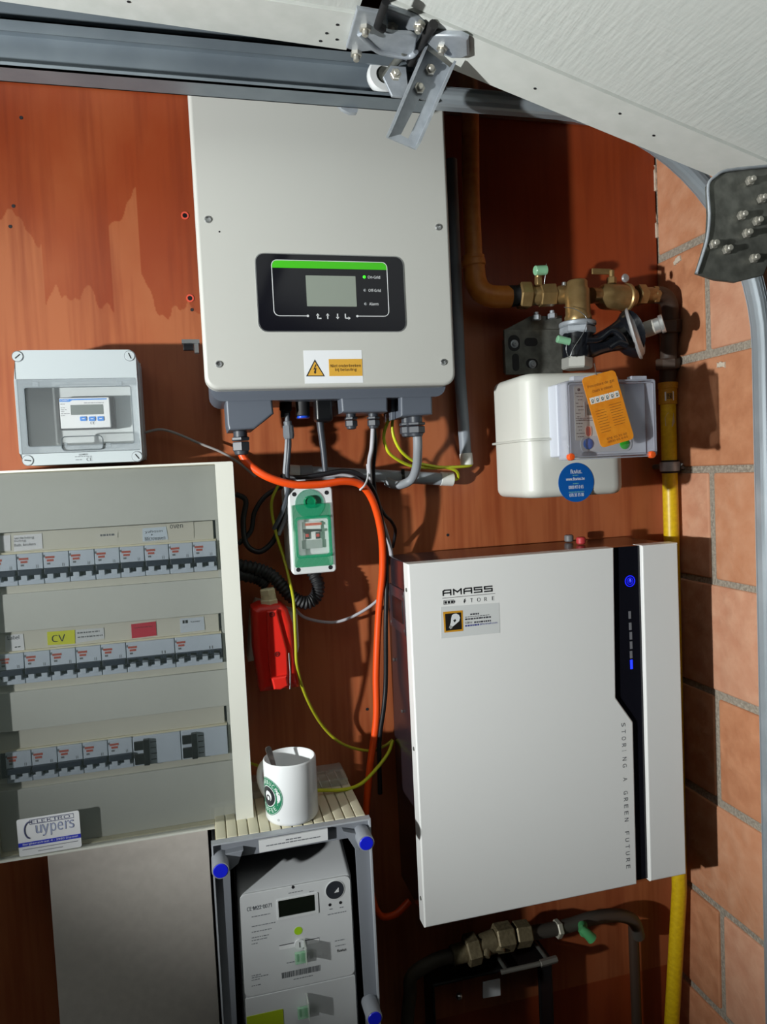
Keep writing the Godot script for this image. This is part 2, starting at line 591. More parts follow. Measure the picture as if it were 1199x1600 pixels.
# ---------------------------------------------------------------- room
func structure() -> void:
	var b := MB.new()
	var t := thing("wall_back", "stained reddish-brown plywood wall with drilled holes", "", Vector3(-0.5, 0, -0.1), "", "structure")
	b.box(Vector3(-3.1, 0, -0.3), Vector3(1.25, 2.6, -0.02))
	part(b, "masonry", M.concrete, t)
	b = MB.new()
	b.box(Vector3(-3.1, 0.01, -0.019), Vector3(0.9095, 2.58, 0.0))
	part(b, "plywood_board", M.board, t, "", Rect2(-0.62, 0.4, 1.56, 1.8))
	var red := mat("d8503a", 0.7)
	for q in [Vector3(0.0071,1.8960,0.0000),Vector3(0.0072,1.7590,0.0000)]:
		b = MB.new()
		b.ring(MB.disc(q.x, q.y, 0.0065, 14), MB.disc(q.x, q.y, 0.004, 14), -0.001, 0.0012)
		var h := part(b, "plug_rim", red, t)
		b = MB.new(); b.prism(MB.disc(q.x, q.y, 0.0042, 14), -0.002, 0.0006)
		part(b, "drill_hole", M.black, h)
	for q in [Vector3(-0.2362,2.0395,0.0000),Vector3(-0.2638,1.8688,0.0000),Vector3(-0.2569,1.9010,0.0000),Vector3(0.2777,1.0181,0.0000),Vector3(0.0092,1.7398,0.0000),Vector3(0.4480,1.3273,0.0000)]:
		b = MB.new(); b.prism(MB.disc(q.x, q.y, 0.0028, 10), -0.002, 0.0006)
		part(b, "drill_hole", M.ink, t)
	# right: pier of large bricks, lintel over the door opening
	t = thing("wall_right", "orange brick pier with grey mortar joints beside the garage door", "", Vector3(1.0, 0, 0.1), "", "structure")
	b = MB.new()
	b.box(Vector3(0.9145, 0, -0.02), Vector3(1.2, 2.56, 0.256))
	b.box(Vector3(0.9145, 2.12, 0.256), Vector3(1.2, 2.56, 3.0))
	part(b, "mortar_core", M.mortar, t)
	var jy := 1.8440
	var rng := RandomNumberGenerator.new(); rng.seed = 77
	for k in range(-3, 10):
		var top := jy - 0.2085 * k - 0.007
		var bot := top - 0.2085 + 0.014
		if bot < 0.0: bot = 0.0
		if top > 2.55: top = 2.55
		if top - bot < 0.03: continue
		var js := [-0.15, 0.14, 0.43] if k % 2 == 0 else [-0.295, -0.005, 0.285]
		for i in js.size():
			var za: float = (js[i - 1] if i > 0 else js[0] - 0.29) + 0.007
			var zb: float = js[i] - 0.007
			za = maxf(za, -0.02); zb = minf(zb, 0.26)
			if zb - za < 0.03: continue
			b = MB.new()
			b.box(Vector3(0.91 + rng.randf_range(-0.0015, 0.0015), bot + rng.randf_range(-0.002, 0.002), za), Vector3(1.0, top + rng.randf_range(-0.002, 0.002), zb), 0.004)
			part(b, "brick", M.bricks[(k * 2 + i + 30) % 3], t)
	# flakes of old mortar left on the bricks beside the board
	var smear := mottle(mat("cbbfae", 0.95), "b9ab98", "d8ccbc", 41, 0.08, 0.05)
	for s in [[Vector3(0.9100,2.0264,-0.0090), Vector3(0.9100,1.9769,-0.0029), 0.010], [Vector3(0.9100,1.9417,-0.0087), Vector3(0.9100,1.8867,-0.0007), 0.008], [Vector3(0.9100,1.8280,0.0725), Vector3(0.9100,1.8216,0.0530), 0.006], [Vector3(0.9100,1.6111,0.1673), Vector3(0.9100,1.6104,0.1869), 0.006]]:
		var pa: Vector3 = s[0]; var pb: Vector3 = s[1]; var hw: float = s[2]
		var pl := PackedVector2Array()
		var ax := Vector2(pb.z - pa.z, pb.y - pa.y)
		var nn := Vector2(-ax.y, ax.x).normalized()
		for i in 8:
			pl.append(Vector2(pa.z, pa.y) + ax * (i / 7.0) + nn * hw * rng.randf_range(0.4, 1.1))
		for i in 8:
			pl.append(Vector2(pa.z, pa.y) + ax * (1.0 - i / 7.0) - nn * hw * rng.randf_range(0.4, 1.1))
		b = MB.new()
		b.xf = Transform3D(Basis(Vector3(0, 0, 1), Vector3(0, 1, 0), Vector3(-1, 0, 0)), Vector3(0.9125, 0, 0))
		b.prism(pl, 0.0, 0.005, 0.001)
		part(b, "mortar_smear", smear, t)
	b = MB.new(); b.box(Vector3(0.91, 0, 2.9), Vector3(1.2, 2.56, 3.3))
	part(b, "far_pier", M.mortar, t)
	b = MB.new(); b.box(Vector3(-3.1, -0.1, -0.3), Vector3(3.0, 0.0, 3.4))
	part_struct(b, "floor", M.concrete, "grey concrete garage floor slab")
	b = MB.new(); b.box(Vector3(-3.1, 2.56, -0.3), Vector3(1.2, 2.7, 3.4))
	part_struct(b, "ceiling", M.plaster, "pale plastered garage ceiling slab")
	b = MB.new(); b.box(Vector3(-3.2, 0, -0.3), Vector3(-3.1, 2.6, 3.4))
	part_struct(b, "wall_left", M.plaster, "pale plastered wall across the garage")
	b = MB.new(); b.box(Vector3(-3.1, 0, 3.3), Vector3(1.2, 2.6, 3.4))
	part_struct(b, "wall_front", M.plaster, "pale plastered wall facing the plywood")


func part_struct(b: MB, called: String, m: Material, label: String) -> void:
	solo(b, called, m, label, "", "", "structure")


# ---------------------------------------------------------------- sectional door
func garage_door() -> void:
	# inner faces of two sections: nearly flat overhead, then tipping down towards the opening
	var a0 := Vector2(-0.189, 2.019); var a1 := Vector2(0.221, 2.001)
	var b0 := Vector2(0.262, 2.0201); var b1 := Vector2(0.905, 1.8284)
	var da := (a1 - a0).normalized()
	var list := [
		[a1 - da * 0.56, a1, "white ribbed door section lying overhead, left of the hinge"],
		[b0, b1, "white door section tipping down above the brick pier"],
		[a1 - da * 1.15, a1 - da * 0.57, "white door section furthest from the brick pier"]]
	for s in list:
		var p: Vector2 = s[0]; var q: Vector2 = s[1]
		var d := (q - p).normalized()
		var up := Vector2(-d.y, d.x)
		var t := thing("door_section", s[2], "garage door", Vector3(p.x, p.y, 1.5))
		var l := (q - p).length()
		var fr := Transform3D(Basis(Vector3(d.x, d.y, 0), Vector3(up.x, up.y, 0), Vector3(0, 0, 1)), Vector3(p.x, p.y, 0))
		var b := MB.new(); b.xf = fr
		b.prism([Vector2(0.0, 0.002), Vector2(l, 0.002), Vector2(l, 0.04), Vector2(0.0, 0.04)], 0.4145, 2.8)
		part(b, "panel", M.door, t)
		b = MB.new(); b.xf = fr
		b.prism([Vector2(-0.001, 0.0), Vector2(l + 0.001, 0.0), Vector2(l + 0.001, 0.041), Vector2(-0.001, 0.041)], 0.335, 0.4105)
		var cap := part(b, "end_stile", M.door_cap, t)
		# punched holes in the stile
		var hl := [[0.02, 0.012], [0.022, 0.035], [0.028, 0.05], [0.045, 0.02]]
		if p.x > 0.3: hl = [[0.19, 0.02], [0.205, 0.035], [0.22, 0.05], [0.32, 0.02], [0.375, 0.012], [0.415, 0.05], [0.445, 0.01], [0.495, 0.03]]
		else: hl = [[l - 0.02, 0.05], [l - 0.03, 0.03], [l - 0.015, 0.02], [l - 0.035, 0.012], [l - 0.265, 0.035], [l - 0.33, 0.05], [l - 0.45, 0.03]]
		for h in hl:
			b = MB.new()
			b.xf = fr * Transform3D(Basis(Vector3(1, 0, 0), Vector3(0, 0, 1), Vector3(0, -1, 0)), Vector3(0, 0, 0))
			b.prism(MB.disc(h[0], 0.335 + h[1], 0.0022, 8), -0.002, 0.0005)
			part(b, "hole", M.ink, cap)
	# running track: a C channel, straight, a quarter bend, then down
	var yb := 1.9635; var yt := 2.0195; var hh := yt - yb
	# profile: distance from the lower edge, z
	var prof := [Vector2(0.004, 0.300), Vector2(0.0, 0.300), Vector2(0.0, 0.266), Vector2(hh, 0.266), Vector2(hh, 0.300), Vector2(hh - 0.013, 0.300)]
	var t := thing("door_track", "grey galvanised door track running along the wall and bending down", "track", Vector3(0.2, 1.9, 0.28))
	var b := MB.new()
	sweep_channel(b, [[Vector2(-1.25, yb), Vector2(0, 1)], [Vector2(0.355, yb), Vector2(0, 1)]], prof, 0.0022)
	part(b, "channel", M.track, t)
	# slimmer round-edged rail for the bend and the upright
	var path := [[Vector2(0.33, yb), Vector2(0, 1)], [Vector2(0.55, yb), Vector2(0, 1)]]
	for i in range(1, 17):
		var a := PI / 2 - PI / 2 * i / 16
		path.append([Vector2(0.55 + 0.34 * cos(a), yb - 0.34 + 0.34 * sin(a)), Vector2(cos(a), sin(a))])
	path.append([Vector2(0.89, 0.02), Vector2(1, 0)])
	var oc := []
	for q in MB.rrect(0.0, 0.268, 0.025, 0.298, 0.010, 3): oc.append(q)
	oc.append(oc[0])
	b = MB.new()
	sweep_channel(b, path, oc, 0.0012)
	part(b, "bent_rail", M.rail, t, "bright slim rail of the bend")
	# flat galvanised sheet that closes the space above the track
	b = MB.new()
	b.box(Vector3(-1.25, 2.0920, 0.004), Vector3(0.905, 2.0950, 0.262))
	solo(b, "ceiling_sheet", M.sheet, "flat galvanised sheet above the door track", "metal sheet")
	b = MB.new()
	b.box(Vector3(-1.25, yt + 0.001, 0.262), Vector3(0.34, 2.0960, 0.2655))
	part(b, "hanger_strip", M.track, t)
	b = MB.new()
	b.prism([Vector2(0.2192,1.9698),Vector2(0.2522,1.9696),Vector2(0.2508,1.9598),Vector2(0.2488,1.9561),Vector2(0.2386,1.9554),Vector2(0.2278,1.9599)], 0.258, 0.2655)
	part(b, "joint_tab", M.zinc, t)
	# hinge with roller between the two sections
	t = thing("roller_bracket", "galvanised door bracket with bolts and white roller at the section joint", "hinge", Vector3(0.3092,2.0018,0.3300))
	# leaves lie against the undersides of the two sections
	var dA := (a1 - a0).normalized(); var dB := (b1 - b0).normalized()
	var fA := Transform3D(Basis(Vector3(dA.x, dA.y, 0), Vector3(0, 0, 1), Vector3(dA.y, -dA.x, 0)), Vector3(a0.x, a0.y, 0))
	var fB := Transform3D(Basis(Vector3(dB.x, dB.y, 0), Vector3(0, 0, 1), Vector3(dB.y, -dB.x, 0)), Vector3(b0.x, b0.y, 0))
	b = MB.new(); b.xf = fA
	b.prism([Vector2(0.4084,0.3483),Vector2(0.4054,0.4284),Vector2(0.4321,0.4276),Vector2(0.4387,0.3972),Vector2(0.4571,0.3923),Vector2(0.4792,0.3964),Vector2(0.4908,0.3910),Vector2(0.4980,0.3555),Vector2(0.4923,0.3390),Vector2(0.4654,0.3415),Vector2(0.4409,0.3504),Vector2(0.4254,0.3437)], 0.001, 0.006, 0.002)
	part(b, "left_leaf", M.zinc, t)
	b = MB.new(); b.xf = fB
	b.prism([Vector2(-0.0031,0.4072),Vector2(0.0353,0.4103),Vector2(0.0486,0.4033),Vector2(0.0530,0.3733),Vector2(0.0486,0.3675),Vector2(0.0354,0.3701),Vector2(0.0195,0.3707),Vector2(0.0075,0.3737)], 0.001, 0.008, 0.002)
	part(b, "centre_leaf", M.zinc, t)
	b = MB.new(); b.xf = fB
	b.prism([Vector2(0.0569,0.3857),Vector2(0.0611,0.3940),Vector2(0.0939,0.4143),Vector2(0.1047,0.4134),Vector2(0.1168,0.3846),Vector2(0.1108,0.3746),Vector2(0.0999,0.3671),Vector2(0.0804,0.3658),Vector2(0.0599,0.3765)], 0.001, 0.008, 0.003)
	part(b, "right_leaf", M.zinc, t)
	b = MB.new()
	b.tube(MB.smooth([Vector3(0.2286,1.9947,0.3842),Vector3(0.2392,1.9942,0.3731),Vector3(0.2585,1.9933,0.3551),Vector3(0.2767,1.9925,0.3508),Vector3(0.3026,1.9914,0.3511),Vector3(0.3074,1.9912,0.3641)], 4), 0.004, 8)
	part(b, "pressed_rib", M.zinc, t)
	b = MB.new()
	b.tube([Vector3(0.3163,1.9977,0.4124),Vector3(0.3144,1.9982,0.3923),Vector3(0.3125,1.9988,0.3629),Vector3(0.3127,1.9987,0.3238)], 0.0062, 10)
	part(b, "hinge_pin", mat("2c2b2c", 0.5, 0.3), t)
	b = MB.new()
	b.tube([Vector3(0.2450,1.9939,0.4511),Vector3(0.2456,1.9939,0.4271),Vector3(0.2465,1.9939,0.4045),Vector3(0.2559,1.9935,0.3989)], 0.005, 8)
	part(b, "pull_cable", M.rubber, t)
	for s in [[[Vector3(0.2326,1.9945,0.3985),Vector3(0.2333,1.9945,0.3431)], fA.basis.z], [[Vector3(0.2726,2.0107,0.3826),Vector3(0.3014,2.0021,0.4022),Vector3(0.3383,1.9911,0.3810)], fB.basis.z]]:
		for q in s[0]:
			var up: Vector3 = s[1]
			b = MB.new()
			b.hex(q - up * 0.002, q + up * 0.005, 0.0075)
			b.cyl(q, q + up * 0.011, 0.0042, 12, 0.001)
			part(b, "bolt", M.bolt, t)
	# slotted arm hanging from the hinge
	b = MB.new()
	var A := Vector2(0.3231,2.0013); var B := Vector2(0.3583,1.9792); var C := Vector2(0.3039,1.8715); var D := Vector2(0.2664,1.8846)
	var mid := Vector2(0, 0)
	var o := PackedVector2Array([A, B, C, D])
	var E := A.lerp(C, 0.5)
	var ilo := PackedVector2Array([Vector2(0.3131,1.9373), Vector2(0.3217,1.9347), Vector2(0.2949,1.8840), Vector2(0.2847,1.8882)])
	b.ring(o, ilo, 0.352, 0.355)
	part(b, "slotted_arm", M.zinc, t)
	for e in [[A, D], [B, C]]:
		var p: Vector2 = e[0]; var q: Vector2 = e[1]
		b = MB.new()
		var d := (q - p).normalized() * 0.0
		var nn := Vector2(-(q - p).y, (q - p).x).normalized() * 0.0016
		b.prism([p + nn, q + nn, q - nn, p - nn], 0.352, 0.372)
		part(b, "arm_flange", M.zinc, t)
	for q in [Vector3(0.3122,1.9482,0.3560),Vector3(0.3283,1.9731,0.3560),Vector3(0.2826,1.9667,0.3500)]:
		b = MB.new()
		b.hex(q + Vector3(0, 0, -0.002), q + Vector3(0, 0, 0.004), 0.0075)
		b.cyl(q, q + Vector3(0, 0, 0.009), 0.0042, 12, 0.001)
		part(b, "bolt", M.bolt, t)
	var rc := Vector3(0.2831,1.9945,0.2850)
	b = MB.new()
	b.lathe([Vector2(0.012, 0), Vector2(0.021, 0), Vector2(0.0235, 0.003), Vector2(0.0235, 0.01), Vector2(0.021, 0.013), Vector2(0.012, 0.013), Vector2(0.012, 0)], rc, Vector3(0, 0, 1), 28)
	part(b, "roller", M.white, t, "white nylon roller rim")
	b = MB.new()
	b.lathe([Vector2(0, 0.002), Vector2(0.0125, 0.002), Vector2(0.0125, 0.011), Vector2(0, 0.011)], rc, Vector3(0, 0, 1), 20)
	b.cyl(rc, rc + Vector3(0.012, 0, 0.07), 0.005)
	part(b, "axle", M.zinc_old, t)
	b = MB.new()
	b.prism([Vector2(0.2712,1.9728),Vector2(0.2824,1.9885),Vector2(0.3036,1.9887),Vector2(0.3057,1.9574),Vector2(0.2964,1.9484),Vector2(0.2823,1.9489)], 0.328, 0.332, 0.001)
	part(b, "roller_plate", M.zinc, t)
	# corner bracket at the bottom of the tipping section
	t = thing("corner_bracket", "dark weathered steel corner plate with bolts above the bright track end", "bracket", Vector3(0.7413,1.7770,0.4200))
	b = MB.new()
	b.prism([Vector2(0.6973,1.8182),Vector2(0.7099,1.8307),Vector2(0.7306,1.8403),Vector2(0.8082,1.8514),Vector2(0.8117,1.8148),Vector2(0.8064,1.7706),Vector2(0.7990,1.7263),Vector2(0.7856,1.6996),Vector2(0.7390,1.6891),Vector2(0.7061,1.6920),Vector2(0.6768,1.7001),Vector2(0.6866,1.7253),Vector2(0.6954,1.7496),Vector2(0.6983,1.7797)], 0.415, 0.420, 0.0015)
	part(b, "plate", M.zinc_old, t)
	b = MB.new()
	b.tube(MB.smooth([Vector3(0.7083,1.8299,0.4220),Vector3(0.6968,1.8174,0.4220),Vector3(0.6977,1.7790,0.4220),Vector3(0.6939,1.7489,0.4220),Vector3(0.6850,1.7229,0.4220),Vector3(0.6753,1.6996,0.4220)], 4), 0.0022, 8)
	b.tube(MB.smooth([Vector3(0.7083,1.8299,0.4220),Vector3(0.7289,1.8395,0.4220),Vector3(0.7989,1.8492,0.4220)], 4), 0.0022, 8)
	part(b, "folded_rim", M.zinc, t)
	for q in [Vector3(0.7633,1.8265,0.4200),Vector3(0.7817,1.8030,0.4200),Vector3(0.7486,1.7790,0.4200),Vector3(0.7735,1.7721,0.4200),Vector3(0.7563,1.7550,0.4200),Vector3(0.7022,1.7386,0.4200),Vector3(0.7670,1.7212,0.4200),Vector3(0.7236,1.7323,0.4200)]:
		b = MB.new()
		b.hex(q, q + Vector3(0, 0, 0.006), 0.0065)
		b.cyl(q, q + Vector3(-0.001, 0, 0.013), 0.0042, 12, 0.001)
		part(b, "bolt", M.bolt, t)


func sweep_channel(b: MB, path: Array, prof: Array, th: float) -> void:
	# each leg of the profile becomes a strip of thickness th along the path
	for j in prof.size() - 1:
		var p: Vector2 = prof[j]; var q: Vector2 = prof[j + 1]
		var d := (q - p).normalized()
		var nn := Vector2(-d.y, d.x) * th * 0.5
		var e := d * th * 0.5
		var rect := [p - e + nn, q + e + nn, q + e - nn, p - e - nn]
		var nrm := [nn.normalized(), d, -nn.normalized(), -d]
		for i in path.size() - 1:
			for s in 4:
				var u: Vector2 = rect[s]; var w: Vector2 = rect[(s + 1) % 4]
				var m: Vector2 = nrm[s]
				var pts := []; var ns := []
				for k in [[i, u], [i, w], [i + 1, w], [i + 1, u]]:
					var o: Vector2 = path[k[0]][0]; var dr: Vector2 = path[k[0]][1]
					var uv: Vector2 = k[1]
					pts.append(Vector3(o.x + dr.x * uv.x, o.y + dr.y * uv.x, uv.y))
					ns.append(Vector3(dr.x * m.x, dr.y * m.x, m.y))
				b.quad(pts[0], pts[1], pts[2], pts[3], ns[0], ns[1], ns[2], ns[3])



# rounded outline from two opposite corners
func rr(a: Vector2, b: Vector2, r: float, k := 5) -> PackedVector2Array:
	return MB.rrect(minf(a.x, b.x), minf(a.y, b.y), maxf(a.x, b.x), maxf(a.y, b.y), r, k)


func plate(a: Vector2, b: Vector2, z0: float, z1: float, r: float, bev: float, called: String, m: Material, parent: Node3D, label := "") -> MeshInstance3D:
	var mb := MB.new()
	mb.prism(rr(a, b, r), z0, z1, bev)
	return part(mb, called, m, parent, label)


# short dark bars standing for print too small to read
func print_lines(rows: Array, z: float, m: Material, parent: Node3D, h := 0.0014) -> void:
	var mb := MB.new()
	var rng := RandomNumberGenerator.new(); rng.seed = 3
	for r in rows:
		var x: float = r[0]; var y: float = r[1]; var w: float = r[2]
		var e := x + w
		while x < e - 0.0008:
			var l := minf(rng.randf_range(0.0015, 0.005), e - x)
			mb.box(Vector3(x, y, z), Vector3(x + l, y + h, z + 0.0002))
			x += l + 0.0009
	part(mb, "print", m, parent)


func screw(parent: Node3D, p: Vector3, r: float, m: Material, called := "screw") -> void:
	var mb := MB.new()
	mb.lathe([Vector2(0, 0.0004), Vector2(r * 0.45, 0.0004), Vector2(r * 0.5, 0.0018), Vector2(r * 0.8, 0.0022), Vector2(r, 0.001), Vector2(r, -0.002), Vector2(0, -0.002)], p, Vector3(0, 0, 1), 14)
	part(mb, called, m, parent)


# cable gland hanging under a box: collar, hex nut, rubber lip
func gland(parent: Node3D, top: Vector3, r: float, l: float) -> void:
	var mb := MB.new()
	var dn := Vector3(0, -1, 0)
	mb.cyl(top, top + dn * l * 0.3, r * 0.75)
	mb.hex(top + dn * l * 0.28, top + dn * l * 0.42, r * 1.05)
	mb.hex(top + dn * l * 0.46, top + dn * l * 0.82, r)
	mb.lathe([Vector2(r * 0.8, 0), Vector2(r * 0.72, l * 0.14), Vector2(r * 0.45, l * 0.18), Vector2(0, l * 0.18)], top + dn * l * 0.8, dn, 16)
	part(mb, "cable_gland", M.casing_dark, parent)


func inverter() -> void:
	var t := thing("inverter", "large cream solar inverter with black display panel and green stripe", "inverter", Vector3(0.217, 1.5680, 0.0))
	var b := MB.new()
	b.prism(MB.rrect(0.028, 1.5690, 0.403, 2.0500, 0.018), 0.02, 0.152, 0.0, 0.01)
	part(b, "casing", M.casing, t)
	b = MB.new()
	b.box(Vector3(0.06, 1.6500, 0.0), Vector3(0.37, 2.0200, 0.022))
	part(b, "wall_bracket", M.zinc, t)
	b = MB.new()
	b.prism(MB.rrect(0.0205, 1.5835, 0.4115, 2.0550, 0.02, 7), 0.15, 0.18, 0.006, 0.0, 4)
	var cover := part(b, "front_cover", M.cream, t)
	for q in [Vector3(0.0383,1.8299,0.1800),Vector3(0.0416,1.6206,0.1800),Vector3(0.3921,1.8309,0.1800),Vector3(0.3910,1.6200,0.1800)]:
		screw(cover, q, 0.0052, M.silver)
	b = MB.new(); b.prism(MB.disc(0.0538, 1.8130, 0.0013, 8), 0.179, 0.1803)
	part(b, "chip_mark", M.ink, cover)
	# display
	b = MB.new(); b.prism(rr(Vector2(0.1025, 1.7840), Vector2(0.3325, 1.6675), 0.0135), 0.179, 0.1806)
	var rim := part(b, "display_rim", M.silver, t)
	var dp := plate(Vector2(0.104, 1.7825), Vector2(0.331, 1.6690), 0.1795, 0.182, 0.0125, 0.0006, "display_panel", M.glossy_black, t)
	var zf := 0.182
	var fl := 0.1270; var frr := 0.3048; var ft := 1.7736; var fb := 1.6913; var gb := 1.7622
	var da := 0.1775; var db := 0.2541
	b = MB.new()
	# green band: straight below, rounded above
	var gp := PackedVector2Array([Vector2(fl, gb), Vector2(frr, gb)])
	for i in 6:
		var a := PI / 2 * i / 5
		gp.append(Vector2(frr - 0.007 + 0.007 * cos(a), ft - 0.007 + 0.007 * sin(a)))
	for i in 6:
		var a := PI / 2 + PI / 2 * i / 5
		gp.append(Vector2(fl + 0.007 + 0.007 * cos(a), ft - 0.007 + 0.007 * sin(a)))
	b.prism(gp, zf - 0.0005, zf + 0.0004)
	part(b, "green_band", mat("46c21c", 0.3), dp)
	b = MB.new()
	var w := 0.0007
	var r0 := 0.008
	var pl := [Vector3(da, fb, zf), Vector3(fl + r0, fb, zf)]
	for i in range(1, 6):
		var a := -PI / 2 - PI / 2 * i / 5
		pl.append(Vector3(fl + r0 + r0 * cos(a), fb + r0 + r0 * sin(a), zf))
	for i in 6:
		var a := PI - PI / 2 * i / 5
		pl.append(Vector3(fl + r0 + r0 * cos(a), ft - r0 + r0 * sin(a), zf))
	for i in 6:
		var a := PI / 2 - PI / 2 * i / 5
		pl.append(Vector3(frr - r0 + r0 * cos(a), ft - r0 + r0 * sin(a), zf))
	for i in 6:
		var a := -PI / 2 * i / 5
		pl.append(Vector3(frr - r0 + r0 * cos(a), fb + r0 + r0 * sin(a), zf))
	pl.append(Vector3(db, fb, zf))
	b.tube(pl, w, 6)
	for x in [da, db]:
		b.prism(MB.disc(x, fb, 0.0018, 12), zf - 0.0004, zf + 0.0005)
	part(b, "frame_line", M.white_ink, dp)
	plate(Vector2(0.1771,1.7517), Vector2(0.2540,1.7056), zf - 0.0006, zf + 0.0004, 0.001, 0.0, "screen", M.lcd, dp)
	var leds := [Vector3(0.2681,1.7509,0.1820),Vector3(0.2682,1.7308,0.1820),Vector3(0.2683,1.7101,0.1820)]
	var words := ["On-Grid", "Off-Grid", "Alarm"]
	for i in 3:
		var q: Vector3 = leds[i]
		b = MB.new(); b.lathe([Vector2(0.0024, -0.0005), Vector2(0.0024, 0.0004), Vector2(0.0015, 0.0012), Vector2(0, 0.0014)], q, Vector3(0, 0, 1), 14)
		part(b, "indicator", glow("38f024", 1.2) if i == 0 else mat("7d8084", 0.4), dp)
		b = MB.new(); b.text(font, words[i], q + Vector3(0.0055, -0.0022, 0.0), [0.0195, 0.0195, 0.0145][i], 0.0044)
		part(b, "lettering", M.white_ink, dp)
	# four arrow keys: corner up, up, down, corner right
	var keys := [Vector3(0.1941,1.6910,0.1820),Vector3(0.2078,1.6910,0.1820),Vector3(0.2232,1.6906,0.1820),Vector3(0.2388,1.6906,0.1820)]
	for i in 4:
		var q: Vector3 = keys[i]
		b = MB.new()
		var s := 0.0042; var e := 0.0008
		if i == 1 or i == 2:
			var f := 1.0 if i == 1 else -1.0
			b.box(q + Vector3(-e, -s * f, 0), q + Vector3(e, s * 0.4 * f, 0.0004))
			b.prism([Vector2(q.x - 0.0026, q.y + s * 0.2 * f), Vector2(q.x + 0.0026, q.y + s * 0.2 * f), Vector2(q.x, q.y + s * f)], zf, zf + 0.0004)
		elif i == 0:
			b.box(q + Vector3(-0.0015 - e, -s, 0), q + Vector3(-0.0015 + e, s * 0.4, 0.0004))
			b.box(q + Vector3(-0.0015, -s, 0), q + Vector3(0.004, -s + 2 * e, 0.0004))
			b.prism([Vector2(q.x - 0.0041, q.y + s * 0.2), Vector2(q.x + 0.0011, q.y + s * 0.2), Vector2(q.x - 0.0015, q.y + s)], zf, zf + 0.0004)
		else:
			b.box(q + Vector3(-0.0035 - e, -s * 0.6, 0), q + Vector3(-0.0035 + e, s, 0.0004))
			b.box(q + Vector3(-0.0035, -s * 0.6 - e, 0), q + Vector3(0.002, -s * 0.6 + e, 0.0004))
			b.prism([Vector2(q.x + 0.0012, q.y - s * 0.6 - 0.0025), Vector2(q.x + 0.0012, q.y - s * 0.6 + 0.0025), Vector2(q.x + 0.0046, q.y - s * 0.6)], zf, zf + 0.0004)
		part(b, "arrow_key", M.white_ink, dp)
	# warning sticker
	b = MB.new(); b.prism([Vector2(0.1678,1.6399),Vector2(0.2586,1.6399),Vector2(0.2587,1.5900),Vector2(0.1679,1.5899)], 0.1796, 0.1803)
	var st := part(b, "warning_sticker", M.paper, cover, "white sticker with a yellow lightning triangle")
	b = MB.new(); b.prism([Vector2(0.1701,1.6008),Vector2(0.1848,1.6264),Vector2(0.1991,1.6004)], 0.1801, 0.1805)
	part(b, "triangle_border", M.ink, st)
	b = MB.new(); b.prism([Vector2(0.1730,1.6021),Vector2(0.1847,1.6231),Vector2(0.1967,1.6018)], 0.1803, 0.1807)
	var amber := mat("d9a53a", 0.6)
	part(b, "triangle", amber, st)
	b = MB.new(); b.prism([Vector2(0.1855,1.6187),Vector2(0.1818,1.6108),Vector2(0.1846,1.6113),Vector2(0.1835,1.6066),Vector2(0.1824,1.6069),Vector2(0.1842,1.6042),Vector2(0.1863,1.6074),Vector2(0.1852,1.6072),Vector2(0.1866,1.6132),Vector2(0.1841,1.6127),Vector2(0.1869,1.6181)], 0.1805, 0.1809)
	part(b, "bolt_mark", M.ink, st)
	b = MB.new(); b.prism([Vector2(0.2061,1.6264),Vector2(0.2585,1.6263),Vector2(0.2580,1.6004),Vector2(0.2059,1.6006)], 0.1801, 0.1805)
	part(b, "amber_label", amber, st)
	b = MB.new()
	b.text(font, "Niet onderbreken", Vector3(0.2085,1.6140,0.1804), 0.2558 - 0.2086, 0.0046)
	b.text(font, "bij belasting", Vector3(0.2155,1.6070,0.1804), 0.2491 - 0.2155, 0.0055)
	part(b, "lettering", mat("4a3216", 0.7), st)
	# side tab with a screw
	b = MB.new()
	b.box(Vector3(-0.0099,1.6691,0.1000), Vector3(0.0168,1.6633,0.1150))
	b.box(Vector3(0.0085,1.6690,0.1000), Vector3(0.0150,1.6489,0.1130))
	part(b, "side_tab", M.silver, t)
	b = MB.new(); b.box(Vector3(-0.0082,1.6664,0.0980), Vector3(0.0076,1.6541,0.1060), 0.001)
	part(b, "tab_clip", M.black, t)
	# boxes and connectors underneath
	b = MB.new(); b.prism([Vector2(0.0495,1.5906),Vector2(0.1215,1.5893),Vector2(0.1205,1.5657),Vector2(0.1216,1.5487),Vector2(0.0897,1.5253),Vector2(0.0518,1.5249),Vector2(0.0500,1.5339)], 0.075, 0.15, 0.004)
	part(b, "cable_box", M.casing, t)
	b = MB.new(); b.prism([Vector2(0.2276,1.5834),Vector2(0.3058,1.5819),Vector2(0.3042,1.5466),Vector2(0.2289,1.5473)], 0.075, 0.15, 0.004)
	part(b, "cable_box", M.casing, t)
	b = MB.new(); b.prism([Vector2(0.3267,1.5856),Vector2(0.3808,1.5846),Vector2(0.3797,1.5406),Vector2(0.3252,1.5379)], 0.075, 0.15, 0.004)
	b.prism([Vector2(0.3190,1.5857),Vector2(0.3275,1.5855),Vector2(0.3251,1.5363),Vector2(0.3165,1.5349)], 0.07, 0.12, 0.002)
	part(b, "cable_box", M.casing, t)
	gland(t, Vector3(0.0710,1.5277,0.1120), 0.0145, 0.041)
	gland(t, Vector3(0.2503,1.5499,0.1150), 0.0105, 0.028)
	gland(t, Vector3(0.2878,1.5498,0.1150), 0.0105, 0.028)
	gland(t, Vector3(0.3591,1.5397,0.1180), 0.0155, 0.034)
	gland(t, Vector3(0.3501,1.5406,0.1000), 0.0135, 0.034)
	b = MB.new()
	var q0 := Vector3(0.1469,1.5897,0.1100)
	b.cyl(q0, Vector3(0.1446,1.5557,0.1100), 0.0098, 16, 0.001)
